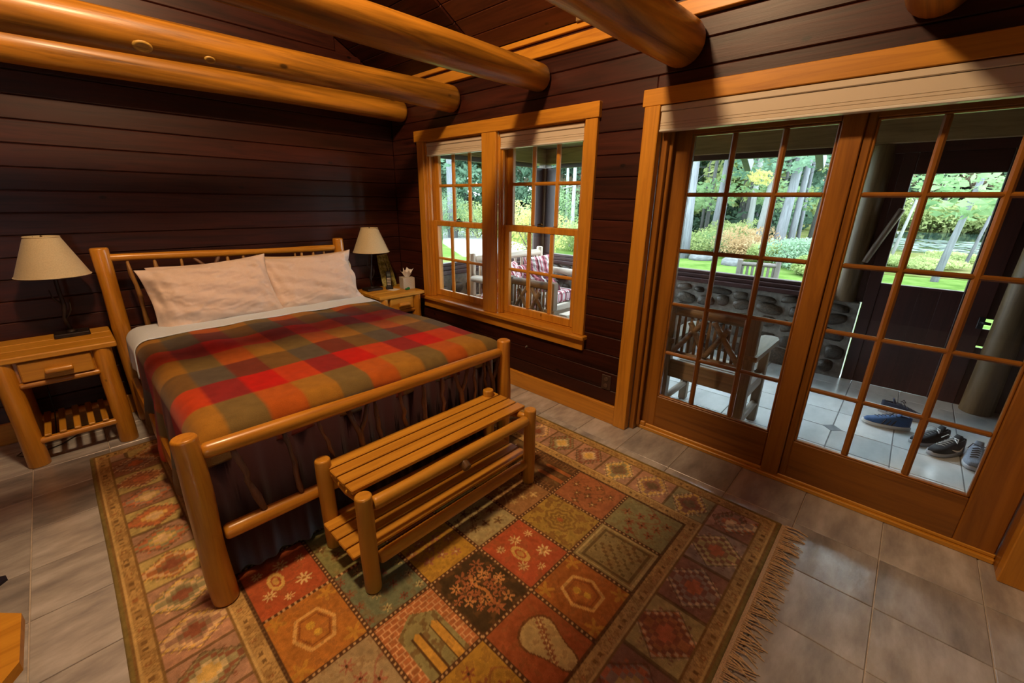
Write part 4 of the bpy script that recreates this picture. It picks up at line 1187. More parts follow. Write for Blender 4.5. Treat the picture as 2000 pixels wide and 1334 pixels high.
# posts
POSTW = wood('porch_log', (.095,.050,.018), (.19,.112,.045), 'Z', rough=.5, var=.2, bump=.2)
pp = thing('porch_corner_post', (2.47, .07, .74), 'square timber post at the far porch corner', 'post')
obj('post_core', bx(2.405, 2.535, .005, .135, .872, 2.105, .006), PORCHW('Z'), pp)
obj('screen_stile', bx(2.435, 2.475, -.16, .005, .872, 2.055, .004), MAROON('Z'), pp)
obj('screen_stile', bx(2.24, 2.405, .045, .085, .872, 2.055, .004), MAROON('Z'), pp)
tag(obj('porch_log_post', lg((2.47, -3.69, .742), (2.47, -3.69, 2.105), .092, .085, n=20, seg=6, wob=.004, rnd=.1), POSTW, base=(2.47, -3.69, .742)), 'log post on the stone wall beside the screen door', 'post')
obj2 = tag(obj('porch_log_post', lg((2.36, -4.755, PZ), (2.36, -4.755, 2.105), .10, .088, n=20, seg=6, wob=.005, rnd=.1, seed=3), POSTW, base=(2.36, -4.755, PZ)), 'log post standing on the porch tiles right of the screen door', 'post')
# beams and ceiling
pc = thing('ceiling_porch', (1.3, -3, 2.3), 'brown board ceiling of the porch', 'ceiling', kind='structure')
obj('ceiling_deck', bx(.16, 2.9, -6.2, .5, 2.32, 2.36), PORCHW('Y'), pc)
for k in range(19):
    obj('ceiling_board', bx(.16+k*.135, .16+(k+1)*.135-.003, -6.2, .3, 2.302, 2.32, .003), PORCHW('Y'), pc)
BM = wood('porch_beam', (.22,.125,.05), (.36,.22,.10), 'Y', rough=.5)
obj('beam', bx(PX-.01, PX+.15, -6.2, .25, 2.105, 2.30, .006), BM, pc)
obj('beam', bx(.16, PX-.01, .0, .15, 2.105, 2.30, .006), wood('porch_beam', (.20,.115,.05), (.34,.21,.10), 'X', rough=.5), pc)
obj('screen_head', bx(PX+.02, PX+.07, -3.60, -.165, 2.050, 2.105, .004), MAROON('Y'), pc)
obj('screen_head', bx(.16, 2.235, .045, .085, 2.050, 2.105, .004), MAROON('X'), pc)
for k, y in enumerate((-.9, -1.75, -2.45, -3.15)):
    M = Matrix.Translation((2.95, y, 2.13)) @ Matrix.Rotation(.5, 4, 'Y')
    obj('rafter_tail', MB().box(-.45, .22, -.035, .035, -.06, .06, .004, M), wood('grey_tail', (.09,.09,.10), (.15,.15,.16), 'X'), pc)

# screen door: maroon boards with one big opening
d3 = thing('door_3', (2.44, -4.22, PZ), 'dark maroon porch door with an open upper panel', 'door', kind='structure')
y0, y1 = -4.625, -3.828
mz, my = MAROON('Z'), MAROON('Y')
obj('stile', bx(2.43, 2.47, -3.922, y1, PZ+.003, 2.03, .004), mz, d3)
obj('stile', bx(2.43, 2.47, y0, -4.450, PZ+.003, 2.03, .004), mz, d3)
obj('top_rail', bx(2.43, 2.47, -4.450, -3.922, 1.862, 2.03, .004), my, d3)
for k in range(4):
    a = -4.450+.132*k
    obj('panel_board', bx(2.437, 2.462, a-.001, a+.1325, PZ+.004, .94, .003), mz, d3)
obj('sash_rail', bx(2.43, 2.47, -4.450, -3.922, .925, .945, .003), my, d3)
obj('door_jamb', bx(2.46, 2.51, -3.832, -3.755, .746, 2.05, .003), mz, d3)
obj('door_header', bx(2.43, 2.50, -6.2, -3.60, 2.03, 2.106, .003), my, d3)
br = MB().log((2.41, -3.765, 1.12), (2.41, -3.918, 1.585), .026, .024, n=12, seg=4, rnd=.3)
obj('brace_pole', br, PORCHW('Z'), d3)
lt = MB().tube([(2.40, -4.60, .715), (2.37, -4.615, .722), (2.365, -4.655, .720)], [.012, .014, .010], 10)
lt.box(2.415, 2.43, -4.62, -4.585, .66, .76, .003)
obj('latch', lt, plain('black_iron', (.012,.012,.013), .4), d3)
wpr = struct('wall_porch_side', bx(2.46, 2.50, -6.2, -4.70, PZ, 2.05), mz, 'dark maroon boards right of the porch door', 'wall')
for k in range(10):
    a = -4.70-.145*(k+1)
    if k == 0: obj('wall_board', bx(2.44, 2.462, a, a+.143, PZ, 2.05, .005), mz, wpr)
    else: obj('wall_board', bx(2.44, 2.462, a, a+.143, PZ, 2.05, .005), mz, wpr)
for z0, z1 in ((PZ, .50), (.515, .66), (.745, 2.05)):
    obj('filler_board', bx(2.445, 2.46, -4.71, -4.615, z0, z1, .002), mz, wpr)
struct('wall_porch_return', bx(.16, 2.6, -6.25, -6.2, PZ, 2.32), mz, 'far right end of the porch, out of view', 'wall')

# ---- porch chairs with their backs to the house
def ARMW(ax): return wood('brown_chair_log', (.13,.085,.05), (.30,.21,.13), ax, rough=.55, var=.12, bump=.1)
def porch_chair(y0, y1, label, xb=.38):
    cy = (y0+y1)/2
    t = thing('porch_armchair', (xb+.25, cy, PZ), label, 'armchair', 'rustic porch armchairs')
    for s_, y in ((0, y0), (1, y1)):
        obj('rear_post', bx(xb-.02, xb+.05, y-.035, y+.035, PZ, .905, .006), ARMW('Z'), t)
        obj('front_leg', bx(xb+.46, xb+.52, y-.03, y+.03, PZ, .62, .006), ARMW('Z'), t)
        obj('stretcher', lg((xb+.04, y, .13), (xb+.47, y, .13), .026, .026, n=12, seg=3), ARMW('X'), t)
        obj('side_rail', bx(xb+.03, xb+.47, y-.018, y+.018, .30, .40, .006), ARMW('X'), t)
        arm = [(xb-.03, y-.055), (xb+.52, y-.065), (xb+.585, y-.045), (xb+.60, y), (xb+.585, y+.045), (xb+.52, y+.065), (xb-.03, y+.055)]
        obj('arm', MB().prism(arm, 2, .62, .655), ARMW('X'), t)
    DK = ARMW('Y')
    obj('top_rail', lg((xb+.01, y0+.03, .865), (xb+.01, y1-.03, .865), .036, .036, n=14, seg=4), DK, t)
    obj('seat_rail', bx(xb, xb+.03, y0+.03, y1-.03, .345, .485, .006), DK, t)
    obj('mid_rail', lg((xb+.01, y0+.03, .54), (xb+.01, y1-.03, .54), .022, .022, n=12, seg=3), DK, t)
    n = 11
    for k in range(n):
        y = y0+.06+(y1-y0-.12)*k/(n-1)
        obj('back_twig', MB().tube([(xb+.012, y, .54), (xb+.016, y+.004, .7), (xb+.012, y, .85)], [.011, .013, .010], 8), ARMW('Z'), t)
    for a, b in (((y1-.05, .56), (cy+.03, .83)), ((cy-.03, .83), (y0+.05, .56)), ((cy+.0, .57), (cy+.13, .80)), ((cy-.13, .80), (cy, .57))):
        obj('back_brace', lg((xb-.012, a[0], a[1]), (xb-.012, b[0], b[1]), .020, .019, n=10, seg=3), DK, t)
    for k in range(5):
        x = xb+.05+k*.088
        obj('seat_slat', bx(x, x+.078, y0+.02, y1-.02, .40, .42, .005), ARMW('Y'), t)
    obj('front_rail', bx(xb+.47, xb+.50, y0+.02, y1-.02, .30, .40, .006), ARMW('Y'), t)
    return t
porch_chair(-3.425, -2.875, 'rustic log armchair right outside the glass door, seen from behind')
porch_chair(-1.755, -1.235, 'rustic log armchair outside the window, seen from behind')

# ---- loveseat at the porch end
def striped(name, cols, axis, period):
    m, nt, b = newmat(name); L = nt.links.new
    tc = N(nt, 'ShaderNodeTexCoord'); sp = N(nt, 'ShaderNodeSeparateXYZ'); L(tc.outputs['Object'], sp.inputs[0])
    dv = N(nt, 'ShaderNodeMath', operation='DIVIDE'); L(sp.outputs[axis], dv.inputs[0]); dv.inputs[1].default_value = period
    fr = N(nt, 'ShaderNodeMath', operation='FRACT'); L(dv.outputs[0], fr.inputs[0])
    r = ramp(nt, [(i/len(cols), c) for i, c in enumerate(cols)]); r.color_ramp.interpolation = 'CONSTANT'; L(fr.outputs[0], r.inputs['Fac'])
    L(r.outputs['Color'], b.inputs['Base Color']); b.inputs['Roughness'].default_value = .9
    return m
PK, WH, MA, DB = (.62,.20,.24), (.74,.68,.66), (.20,.03,.045), (.10,.035,.035)
STR = striped('striped_canvas', [PK, WH, PK, MA, PK, WH, WH, PK, MA, WH], 0, .20)
STRM = striped('striped_canvas_dark', [MA, MA, WH, MA, PK, MA, DB, MA, WH, DB], 0, .22)
ls = thing('porch_loveseat', (1.45, -.5, PZ), 'pale log loveseat with striped cushions at the end of the porch', 'loveseat')
LX0, LX1, LYB, LYF = .80, 2.08, -.20, -.86
for x in (LX0, LX1):
    obj('back_post', lg((x, LYB, PZ), (x, LYB, 1.0), .045, .042, n=14, seg=4), CHAIRW('Z'), ls)
    obj('front_post', lg((x, LYF, PZ), (x, LYF, .66), .045, .042, n=14, seg=4), CHAIRW('Z'), ls)
    obj('arm', lg((x, LYB, .70), (x, LYF-.07, .70), .045, .043, n=14, seg=4), CHAIRW('Y'), ls)
    obj('side_rail', lg((x, LYB, .30), (x, LYF, .30), .035, .035, n=12, seg=3), CHAIRW('Y'), ls)
obj('back_rail', lg((LX0+.02, LYB, .925), (LX1-.02, LYB, .925), .045, .043, n=14, seg=5), CHAIRW('X'), ls)
obj('back_rail', lg((LX0, LYB, .45), (LX1, LYB, .45), .035, .035, n=12, seg=4), CHAIRW('X'), ls)
obj('front_rail', lg((LX0, LYF, .30), (LX1, LYF, .30), .04, .04, n=12, seg=4), CHAIRW('X'), ls)
for k in range(9):
    x = LX0+.13+k*.128
    obj('back_spindle', lg((x, LYB, .46), (x, LYB, .90), .018, .017, n=10, seg=3), CHAIRW('Z'), ls)
obj('seat_deck', bx(LX0+.04, LX1-.04, LYF+.03, LYB-.03, .33, .36, .004), CHAIRW('X'), ls)
sc_ = obj('seat_cushion', rounded_slab(MB(), LX0+.06, LX1-.06, LYF-.03, LYB-.04, .36, .50, .045), STR, ls)
for z in (.375, .485):
    obj('piping', MB().tube([(LX0+.07, LYF-.034, z), (LX1-.07, LYF-.034, z)], [.006]*2, 6), STRM, sc_)
obj('back_cushion', rounded_slab(MB(), LX0+.10, LX1-.10, LYB-.20, LYB-.06, .50, .80, .06), STRM, ls)
def throw(label, loc, rot, mat, s=.42):
    o = pillow(label, loc, s, s*.95, .16, rot[0], rot[2], rot[1], 9, mat, 0)
    o.name = 'throw_pillow'; o['group'] = 'striped cushions on the porch loveseat'; o['category'] = 'cushion'; ORG[o.name] = loc
throw('pink and white striped cushion leaning upright at the loveseat corner', (1.84, -.40, .715), (-.25, -.1, -.5), STR)
throw('striped cushion with a dark edge beside the pink one on the loveseat', (1.30, -.40, .70), (-.3, .1, .35), STR, .40)
throw('dark maroon striped cushion lying at the front of the loveseat', (1.66, -.62, .60), (-1.0, .0, -.2), STRM, .40)
# ---- low table in front
tb2 = thing('porch_table', (1.35, -1.25, PZ), 'low plank table before the porch loveseat', 'table')
for k in range(4): obj('top_plank', bx(1.08, 1.62, -1.44+.105*k, -1.44+.105*k+.102, .385, .41, .004), CHAIRW('X'), tb2)
for x in (1.12, 1.58):
    for y in (-1.41, -1.06): obj('leg', lg((x, y, PZ), (x, y, .386), .03, .03, n=12, seg=3), CHAIRW('Z'), tb2)
for y in (-1.41, -1.06): obj('rail', lg((1.12, y, .30), (1.58, y, .30), .02, .02, n=10, seg=3), CHAIRW('X'), tb2)

# ---- shoes by the porch door
def shoe(name, loc, ang, up, sole, lace, label, accent=None, group='sneakers on the porch tiles'):
    t = thing(name, loc, label, 'shoe', group)
    t.rotation_euler = (0, 0, ang)
    # local: toe at +x, length .29; width along y
    ns, n = 15, 20
    def sec(q):   # half width and height of the upper along the foot
        wd = .050*(1-abs(2*q-1.04)**3.2*.75)*(.86+.22*q); 
        hh = .085 if q < .35 else .085-.050*min(1, (q-.35)/.5)
        if q > .88: hh *= 1-.55*((q-.88)/.12)**2; 
        if q < .06: hh *= .93
        return max(wd, .012), hh
    def P(v): return (loc[0]+v[0], loc[1]+v[1], loc[2]+v[2])
    mb = MB(); vs = []
    for i in range(ns):
        q = i/(ns-1); x = -.14+.28*q; wd, hh = sec(q)
        for k in range(n+1):
            a = PI*k/n; vs.append(P((x, wd*math.copysign(abs(math.cos(a))**.7, math.cos(a)), .024+(hh)*abs(math.sin(a))**.8)))
    m = n+1
    op = []
    for i in range(ns-1):
        for k in range(n):
            q = (i+.5)/(ns-1); c = abs((k+.5)/n-.5)
            if .10 < q < .36 and c < .17: continue      # ankle opening
            op.append((i*m+k, i*m+k+1, (i+1)*m+k+1, (i+1)*m+k))
    mb.add(vs, op, True)
    u = obj('upper', mb, up, t); u.modifiers.new('thickness', 'SOLIDIFY').thickness = .006
    so = MB(); vs = []
    prof = [(.0, .92), (.006, 1.0), (.022, 1.04), (.030, 1.0)]
    for z, sc2 in prof:
        for side in (1, -1):
            for i in (range(ns) if side == 1 else range(ns-1, -1, -1)):
                q = i/(ns-1); wd, _ = sec(q); x = -.146+.292*q
                vs.append(P((x*(.985 if z == 0 else 1), side*wd*sc2*1.05, z+.010*max(0, q-.8)*4*(1 if z < .02 else .3))))
    kk_ = 2*ns
    fs = [(r*kk_+i, r*kk_+(i+1) % kk_, (r+1)*kk_+(i+1) % kk_, (r+1)*kk_+i) for r in range(3) for i in range(kk_)]
    fs += [tuple(range(kk_-1, -1, -1)), tuple(3*kk_+i for i in range(kk_))]
    so.add(vs, fs, True); obj('sole', so, sole, t)
    tg = MB().tube([P((-.03, 0, .075)), P((-.062, 0, .105)), P((-.075, 0, .135))], [.022, .026, .020], 10, flat=.35)
    obj('tongue', tg, up, t)
    la = MB()
    for i in range(5):
        q = .42+.075*i; x = -.14+.28*q; wd, hh = sec(q)
        la.tube([P((x-.01, wd*.5, .024+hh*.93)), P((x, 0, .024+hh*1.06)), P((x+.012, -wd*.5, .024+hh*.93))], [.0028]*3, 6)
    la.tube([P((-.03, .0, .118)), P((-.01, .035, .128)), P((.005, .045, .105)), P((-.02, .01, .115))], [.0026]*4, 6)
    la.tube([P((-.03, .0, .118)), P((-.015, -.03, .130)), P((.01, -.045, .100))], [.0026]*3, 6)
    obj('laces', la, lace, t)
    if accent:
        for side in (1, -1):
            ac = MB(); pts = []
            if accent[0] == 'swoosh':
                pts = [(-.075, .062), (-.045, .040), (-.015, .040), (.03, .058)]; rr = [.002, .007, .008, .002]
                ac.tube([P((x, side*(sec((x+.14)/.28)[0]*(.98-.20*((z-.03)/.06))+.004), z)) for x, z in pts], rr, 6, flat=1)
            else:
                for x in (-.02, .01, .04):
                    ac.tube([P((x, side*(sec((x+.14)/.28)[0]+.004), .034)), P((x-.012, side*(sec((x+.14)/.28)[0]*.95+.004), .058)), P((x-.022, side*(sec((x+.14)/.28)[0]*.80+.004), .074))], [.004, .004, .003], 6)
            obj('side_mark', ac, accent[1], t)
    return t
def fab(n, c): return cloth(n, c, rough=.7, scale=180, bump=.4, var=.2)
WHITE = plain('white_rubber', (.55,.55,.53), .5); GREYR = plain('grey_rubber', (.30,.31,.33), .5); DKR = plain('dark_rubber', (.02,.02,.022), .6)
LW = plain('white_lace', (.6,.6,.6), .8); LD = plain('dark_lace', (.03,.03,.04), .8)
shoe('running_shoe', (1.50, -4.215, PZ), math.atan2(.23, -.06), fab('blue_knit', (.03,.085,.22)), WHITE, LD, 'blue running shoe with a white sole, side on', ('bars', plain('navy_stripe', (.010,.012,.022), .6)))
shoe('running_shoe', (1.80, -4.30, PZ), math.atan2(-.1, -.25)+1.2, fab('navy_knit', (.015,.022,.05)), GREYR, LD, 'dark blue running shoe behind the bright blue one')
shoe('sneaker', (1.40, -4.46, PZ), math.atan2(.16, -.18), fab('black_mesh', (.012,.012,.015)), GREYR, LW, 'black sneaker with pale laces, farther of the black pair')
shoe('sneaker', (1.30, -4.545, PZ), math.atan2(.16, -.22), fab('black_mesh', (.012,.012,.015)), GREYR, LW, 'black sneaker with a pale curved mark, nearer of the black pair', ('swoosh', plain('silver_mark', (.62,.62,.62), .4)))
shoe('trail_shoe', (1.27, -4.675, PZ), math.atan2(.03, -.27), fab('grey_knit', (.17,.21,.28)), plain('pale_grey_rubber', (.36,.40,.46), .5), LD, 'grey-blue shoe pointing toward the glass, right of the black pair')
shoe('trail_shoe', (1.36, -4.80, PZ), math.atan2(.05, -.27), fab('grey_knit', (.17,.21,.28)), plain('pale_grey_rubber', (.36,.40,.46), .5), LD, 'second grey-blue shoe mostly hidden by the door edge')

# ================================================================== OUTDOORS
CX, CY = -2.608, -4.048
def polar(az, D, z=-.4):
    a = math.radians(az); return (CX+D*math.cos(a), CY+D*math.sin(a), z)
def ground_z(x, y):
    return -.35-.0
def blob(name, pts, z, mat, label, cat):
    mb = MB(); n = len(pts)
    mb.add([(p[0], p[1], z) for p in pts]+[(p[0], p[1], z-.3) for p in pts], [tuple(range(n))]+[(i, (i+1) % n, (i+1) % n+n, i+n) for i in range(n)])
    return tag(obj(name, mb, mat, base=(pts[0][0], pts[0][1], z)), label, cat, kind='structure')
GRASS = mottled('lawn_grass', (.048,.085,.018), (.075,.120,.028), 1.6, 1, .3, .05, c3=(.10,.135,.040), spec=0)
WILD = mottled('meadow_grass', (.050,.070,.016), (.090,.095,.032), .9, .9, .3, .05, c3=(.12,.10,.05), spec=0)
lawn_pts = [(2.66, -60), (90, -60), (90, 70), (-30, 70), (-30, .35), (2.66, .35)]
blob('lawn', lawn_pts, -.36, GRASS, 'green lawn around the cabin', 'lawn')
blob('forest_floor', [polar(-30, 17.5)[:2], polar(-12, 18.6)[:2], polar(2, 17.0)[:2], polar(8, 19)[:2], polar(22, 18.5)[:2], polar(30, 21)[:2], polar(34, 26)[:2], polar(58, 32)[:2], (15, 66), (88, 66), (88, -58), (20, -58)], -.345, WILD, 'pale meadow and forest floor beyond the lawn', 'ground')
blob('pond', [polar(-28, 25)[:2], polar(-14, 25.8)[:2], polar(-4, 26.2)[:2], polar(3.5, 27)[:2], polar(6.5, 33)[:2], polar(5, 46)[:2], polar(-4, 52)[:2], polar(-28, 52)[:2]], -.335, plain('pond_water', (.010,.026,.026), .05, 0, .12), 'still dark pond beyond the lawn', 'pond')
road = [(24, 31), (19.6, 24.6), (14.0, 17.4), (10.1, 12.4), (7.6, 8.0), (7.2, 5.2), (10.0, 7.6), (12.2, 8.5), (14.5, 13), (17.2, 17.3), (26, 29)]
blob('gravel_road', road, -.34, mottled('gravel', (.20,.198,.19), (.27,.265,.255), 9, .95, .4, .02), 'pale gravel drive curving past the porch', 'road')
lp_ = MB()
rg = random.Random(8)
for k in range(240):
    az = rg.uniform(-9, 4); D = rg.uniform(27.5, 38); r = rg.uniform(.08, .32)
    x, y, _ = polar(az, D)
    lp_.add([(x+r*1.0*math.cos(2*PI*i/8), y+r*1.8*math.sin(2*PI*i/8), -.328) for i in range(8)], [tuple(range(8))])
o = tag(obj('lily_pads', lp_, plain('lily_pad', (.16,.20,.17), .35), base=polar(-2, 30, -.33)), 'pale lily pads floating on the pond', 'lily pads', kind='stuff')

def leaf_cloud(name, n, blobs, size, mat, seed, flat=1.0):
    """many small bent leaves in a set of ellipsoid clumps"""
    r = np.random.RandomState(seed)
    w_ = np.array([b[3]*b[4]*b[5] for b in blobs])**.66; w_ /= w_.sum()
    ci = r.choice(len(blobs), n, p=w_); B = np.array(blobs)[ci]
    d = r.normal(size=(n, 3)); d /= np.linalg.norm(d, axis=1)[:, None]
    rad = r.uniform(.45, 1.0, n)**.6
    P = B[:, :3]+d*B[:, 3:6]*rad[:, None]
    a = r.normal(size=(n, 3)); a[:, 2] *= flat; a /= np.linalg.norm(a, axis=1)[:, None]
    b = r.normal(size=(n, 3)); b -= a*(a*b).sum(1)[:, None]; b /= np.linalg.norm(b, axis=1)[:, None]
    s = size*r.uniform(.6, 1.3, n)
    a *= s[:, None]; b *= (s*.6)[:, None]
    V = np.stack([P-a, P+b*.7, P+a, P-b*.7], 1).reshape(-1, 3)
    q = np.arange(n*4).reshape(n, 4)
    return grid_mesh(name, V, q, None, mat, smooth=False)
G1 = leafmat('leaf_fresh_green', (0.130,0.223,0.099), (0.270,0.367,0.184)); G2 = leafmat('leaf_blue_green', (0.088,0.167,0.110), (0.198,0.295,0.197))  # leaf colours mixed paler and bluish, with the outdoor haze painted in
G3 = leafmat('leaf_dark_fir', (0.042,0.074,0.050), (0.099,0.161,0.102)); Y1 = leafmat('leaf_yellow', (0.357,0.327,0.101), (0.477,0.440,0.167))
Y2 = leafmat('leaf_yellow_green', (0.228,0.287,0.104), (0.370,0.401,0.174)); O1 = leafmat('leaf_orange', (0.419,0.260,0.132), (0.477,0.383,0.228)); SG = leafmat('leaf_sage', (0.181,0.276,0.174), (0.305,0.406,0.276)); PKL = leafmat('leaf_salmon', (0.428,0.296,0.202), (0.485,0.405,0.295))
def crown_blobs(rng, n, R, H0, H1, r0, r1):
    out = []
    for _ in range(n):
        a = rng.uniform(0, 2*PI); d = R*math.sqrt(rng.random()); z = rng.uniform(H0, H1); r = rng.uniform(r0, r1)
        out.append((d*math.cos(a), d*math.sin(a), z, r, r, r*rng.uniform(.5, .8)))
    return out
VAR = {}
def variants(key, mat, k, n, nb, R, H0, H1, r0, r1, size, flat=1.0):
    VAR[key] = [leaf_cloud('crown', n, crown_blobs(random.Random(hash(key) % 1000 if False else 17*i+len(key)), nb, R, H0, H1, r0, r1), size, mat, 100+i, flat) for i in range(k)]
variants('green', G1, 2, 7000, 26, 2.6, .6, 9.5, .7, 1.6, .17)
variants('blue', G2, 2, 7000, 26, 2.6, .5, 9.5, .7, 1.6, .17)
variants('fir', G3, 2, 7000, 26, 2.3, .4, 10, .6, 1.5, .17)
variants('ygreen', Y2, 1, 4600, 24, 2.6, .6, 9, .7, 1.5, .23)
variants('salmon', PKL, 1, 3600, 20, 2.6, 2.0, 10, .7, 1.5, .19)
variants('pine', G2, 2, 3000, 22, 2.4, 3.2, 12, .5, 1.1, .14, .35)
variants('pineg', G1, 2, 3000, 22, 2.4, 2.0, 12, .5, 1.1, .14, .35)
BARK = wood('grey_bark', (.075,.076,.085), (.165,.165,.18), 'Z', rough=.85, var=.15, bump=.5)
BARKD = wood('dark_bark', (.030,.029,.028), (.068,.065,.062), 'Z', rough=.85, var=.15, bump=.5)
BIRCH = wood('pale_bark', (.17,.168,.16), (.26,.258,.245), 'Z', rough=.8, var=.1, bump=.3)
def tree(az, D, dia, h, mat, label, kind=None, lean=(0, 0), cscale=1.0, group=None, name='tree', rot=0, branches=6, seed=0):
    b = polar(az, D, -.36)
    t = thing(name, b, label, 'tree', group)
    rg = random.Random(seed+int(az*10)); pts = []; rr = []
    for i in range(7):
        q = i/6
        pts.append((b[0]+lean[0]*q*h+.06*math.sin(q*5+seed), b[1]+lean[1]*q*h+.06*math.cos(q*4+seed), b[2]-.1+h*q)); rr.append(dia/2*(1.25 if i == 0 else 1-.55*q))
    obj('trunk', MB().tube(pts, rr, 10), mat, t)
    if branches:
        br = MB()
        for k in range(branches):
            q = rg.uniform(.22, .8); a = rg.uniform(0, 6.28); l = rg.uniform(.8, 2.0)
            p0 = Vector((b[0]+lean[0]*q*h, b[1]+lean[1]*q*h, b[2]+h*q)); p1 = p0+Vector((math.cos(a)*l*.55, math.sin(a)*l*.55, -.02*l+rg.uniform(-.1, .2))); p2 = p0+Vector((math.cos(a)*l, math.sin(a)*l, rg.uniform(-.35, .3)))
            br.tube([p0, p1, p2], [dia*.10+.01, dia*.06+.008, .006], 5)
        obj('branches', br, mat, t)
    if kind:
        inst('crown', VAR[kind][seed % len(VAR[kind])], b, t, (0, 0, rot), (cscale, cscale, cscale))
    return t
# trunks seen through the left glass door
T = [(20.96, 17.5, .38, 14, BARK, 'thick pale grey trunk nearest the left door stile', 'pine', (-.01, .02)),
     (18.05, 22, .30, 15, BARK, 'grey trunk second from the left in the left glass door', 'pineg', (-.012, -.02)),
     (16.5, 30, .20, 15, BARKD, 'thin dark trunk between two grey trunks', 'fir', (0, -.01)),
     (15.66, 27, .32, 15, BARKD, 'dark trunk at the center left of the door view', None, (0, -.02)),
     (14.51, 23, .25, 14, BIRCH, 'slim pale trunk rising from the orange bush', None, (-.01, -.015)),
     (13.32, 20.5, .26, 14, BIRCH, 'slim pale trunk leaning right behind the orange bush', None, (-.01, -.06)),
     (12.32, 30, .26, 15, BARKD, 'dark trunk behind the leaning pale trunk', 'blue', (0, -.03)),
     (11.23, 19, .34, 14, BARK, 'thick grey trunk left of the round green bush', 'pine', (0, -.035)),
     (10.22, 19.3, .22, 14, BARK, 'grey trunk twinned with the thick one by the round bush', None, (0, -.01)),
     (8.39, 24, .32, 15, BARKD, 'dark trunk at the right side of the left door view', 'pineg', (0, -.05)),
     (7.49, 25, .26, 15, BARKD, 'rightmost dark trunk in the left door view', None, (0, -.04)),
     (-2.31, 16.6, .15, 12, BARK, 'leaning grey trunk before the pond', 'pineg', (0, -.105)),
     (-4.08, 22, .09, 12, BARK, 'thin pale trunk right of the leaning one by the pond', None, (0, -.12)),
     (1.2, 22, .10, 12, BIRCH, 'thin pale trunk left of the leaning one by the pond', None, (0, -.10)),
     (35.36, 20, .19, 11, BIRCH, 'white birch trunk seen through the right window', None, (.0, .005)),
     (36.15, 23, .17, 11, BIRCH, 'fainter birch trunk behind the white one', None, (0, .005)),
     (51.0, 24, .46, 14, BARK, 'grey trunk seen through the left window', 'pine', (0, .0))]
for k, (az, D, dia, h, mat, lab, kind, ln) in enumerate(T):
    tree(az, D, dia, h, mat, lab, kind, ln, 1.0, None, 'tree', rot=k*.9, branches=9, seed=k)
for k, (az, D) in enumerate(((22.3, 27), (19.6, 28), (19.0, 25), (17.3, 27), (16.0, 29), (15.1, 26), (14.0, 28), (12.9, 26), (11.8, 27), (9.4, 28), (6.8, 27), (44.5, 27), (39.0, 26), (33.6, 25), (52.6, 28))):
    where = 'in the left window' if az > 45 else 'in the right window' if az > 29 else 'in the left glass door'
    tone = 'dark' if k % 3 else 'grey'
    tree(az, D, .15+.02*(k % 4), 14, BARKD if k % 3 else BARK, 'slim %s trunk before the forest edge, %s' % (tone, where), None, (0, -.012*(k % 3)), 1.0, 'slim %s trunks %s' % (tone, where), 'tree', branches=12, seed=40+k)
# the forest edge behind them
rg = random.Random(21)
K = ['green', 'blue', 'fir', 'ygreen', 'blue', 'green', 'fir', 'salmon']
k = 0
for row, (D0, step) in enumerate(((31, 5.4), (40, 4.2), (50, 3.6))):
    az = -13.0
    while az < 62:
        D = D0+rg.uniform(-2.5, 3)
        if az < 9.5: D = (58, 66, 74)[row]+rg.uniform(-3, 3)
        kind = K[(k*5+row*3) % 8]
        lab = {'green': 'leafy green tree of the forest edge', 'blue': 'blue-green tree of the forest edge', 'fir': 'dark evergreen of the forest edge', 'ygreen': 'yellow-green tree of the forest edge', 'salmon': 'tree with salmon autumn leaves in the forest edge'}[kind]
        where = 'seen through the left window' if az > 45 else 'seen through the right window' if az > 29 else 'seen through the left glass door' if az > 6 else 'across the pond'
        lab += ', '+where
        s_ = rg.uniform(1.05, 1.35)*(1, 1.1, 1.35)[row]*(1.5 if az < 9.5 else 1.0)
        tree(az, D, .3, 9*s_, BARKD, lab, kind, (0, 0), s_, 'forest edge trees, '+kind+', '+where, 'tree', rot=rg.uniform(0, 6), branches=0, seed=k)
        k += 1
        az += step*rg.uniform(.8, 1.2)*(.75 if az < 9.5 else 1.0)
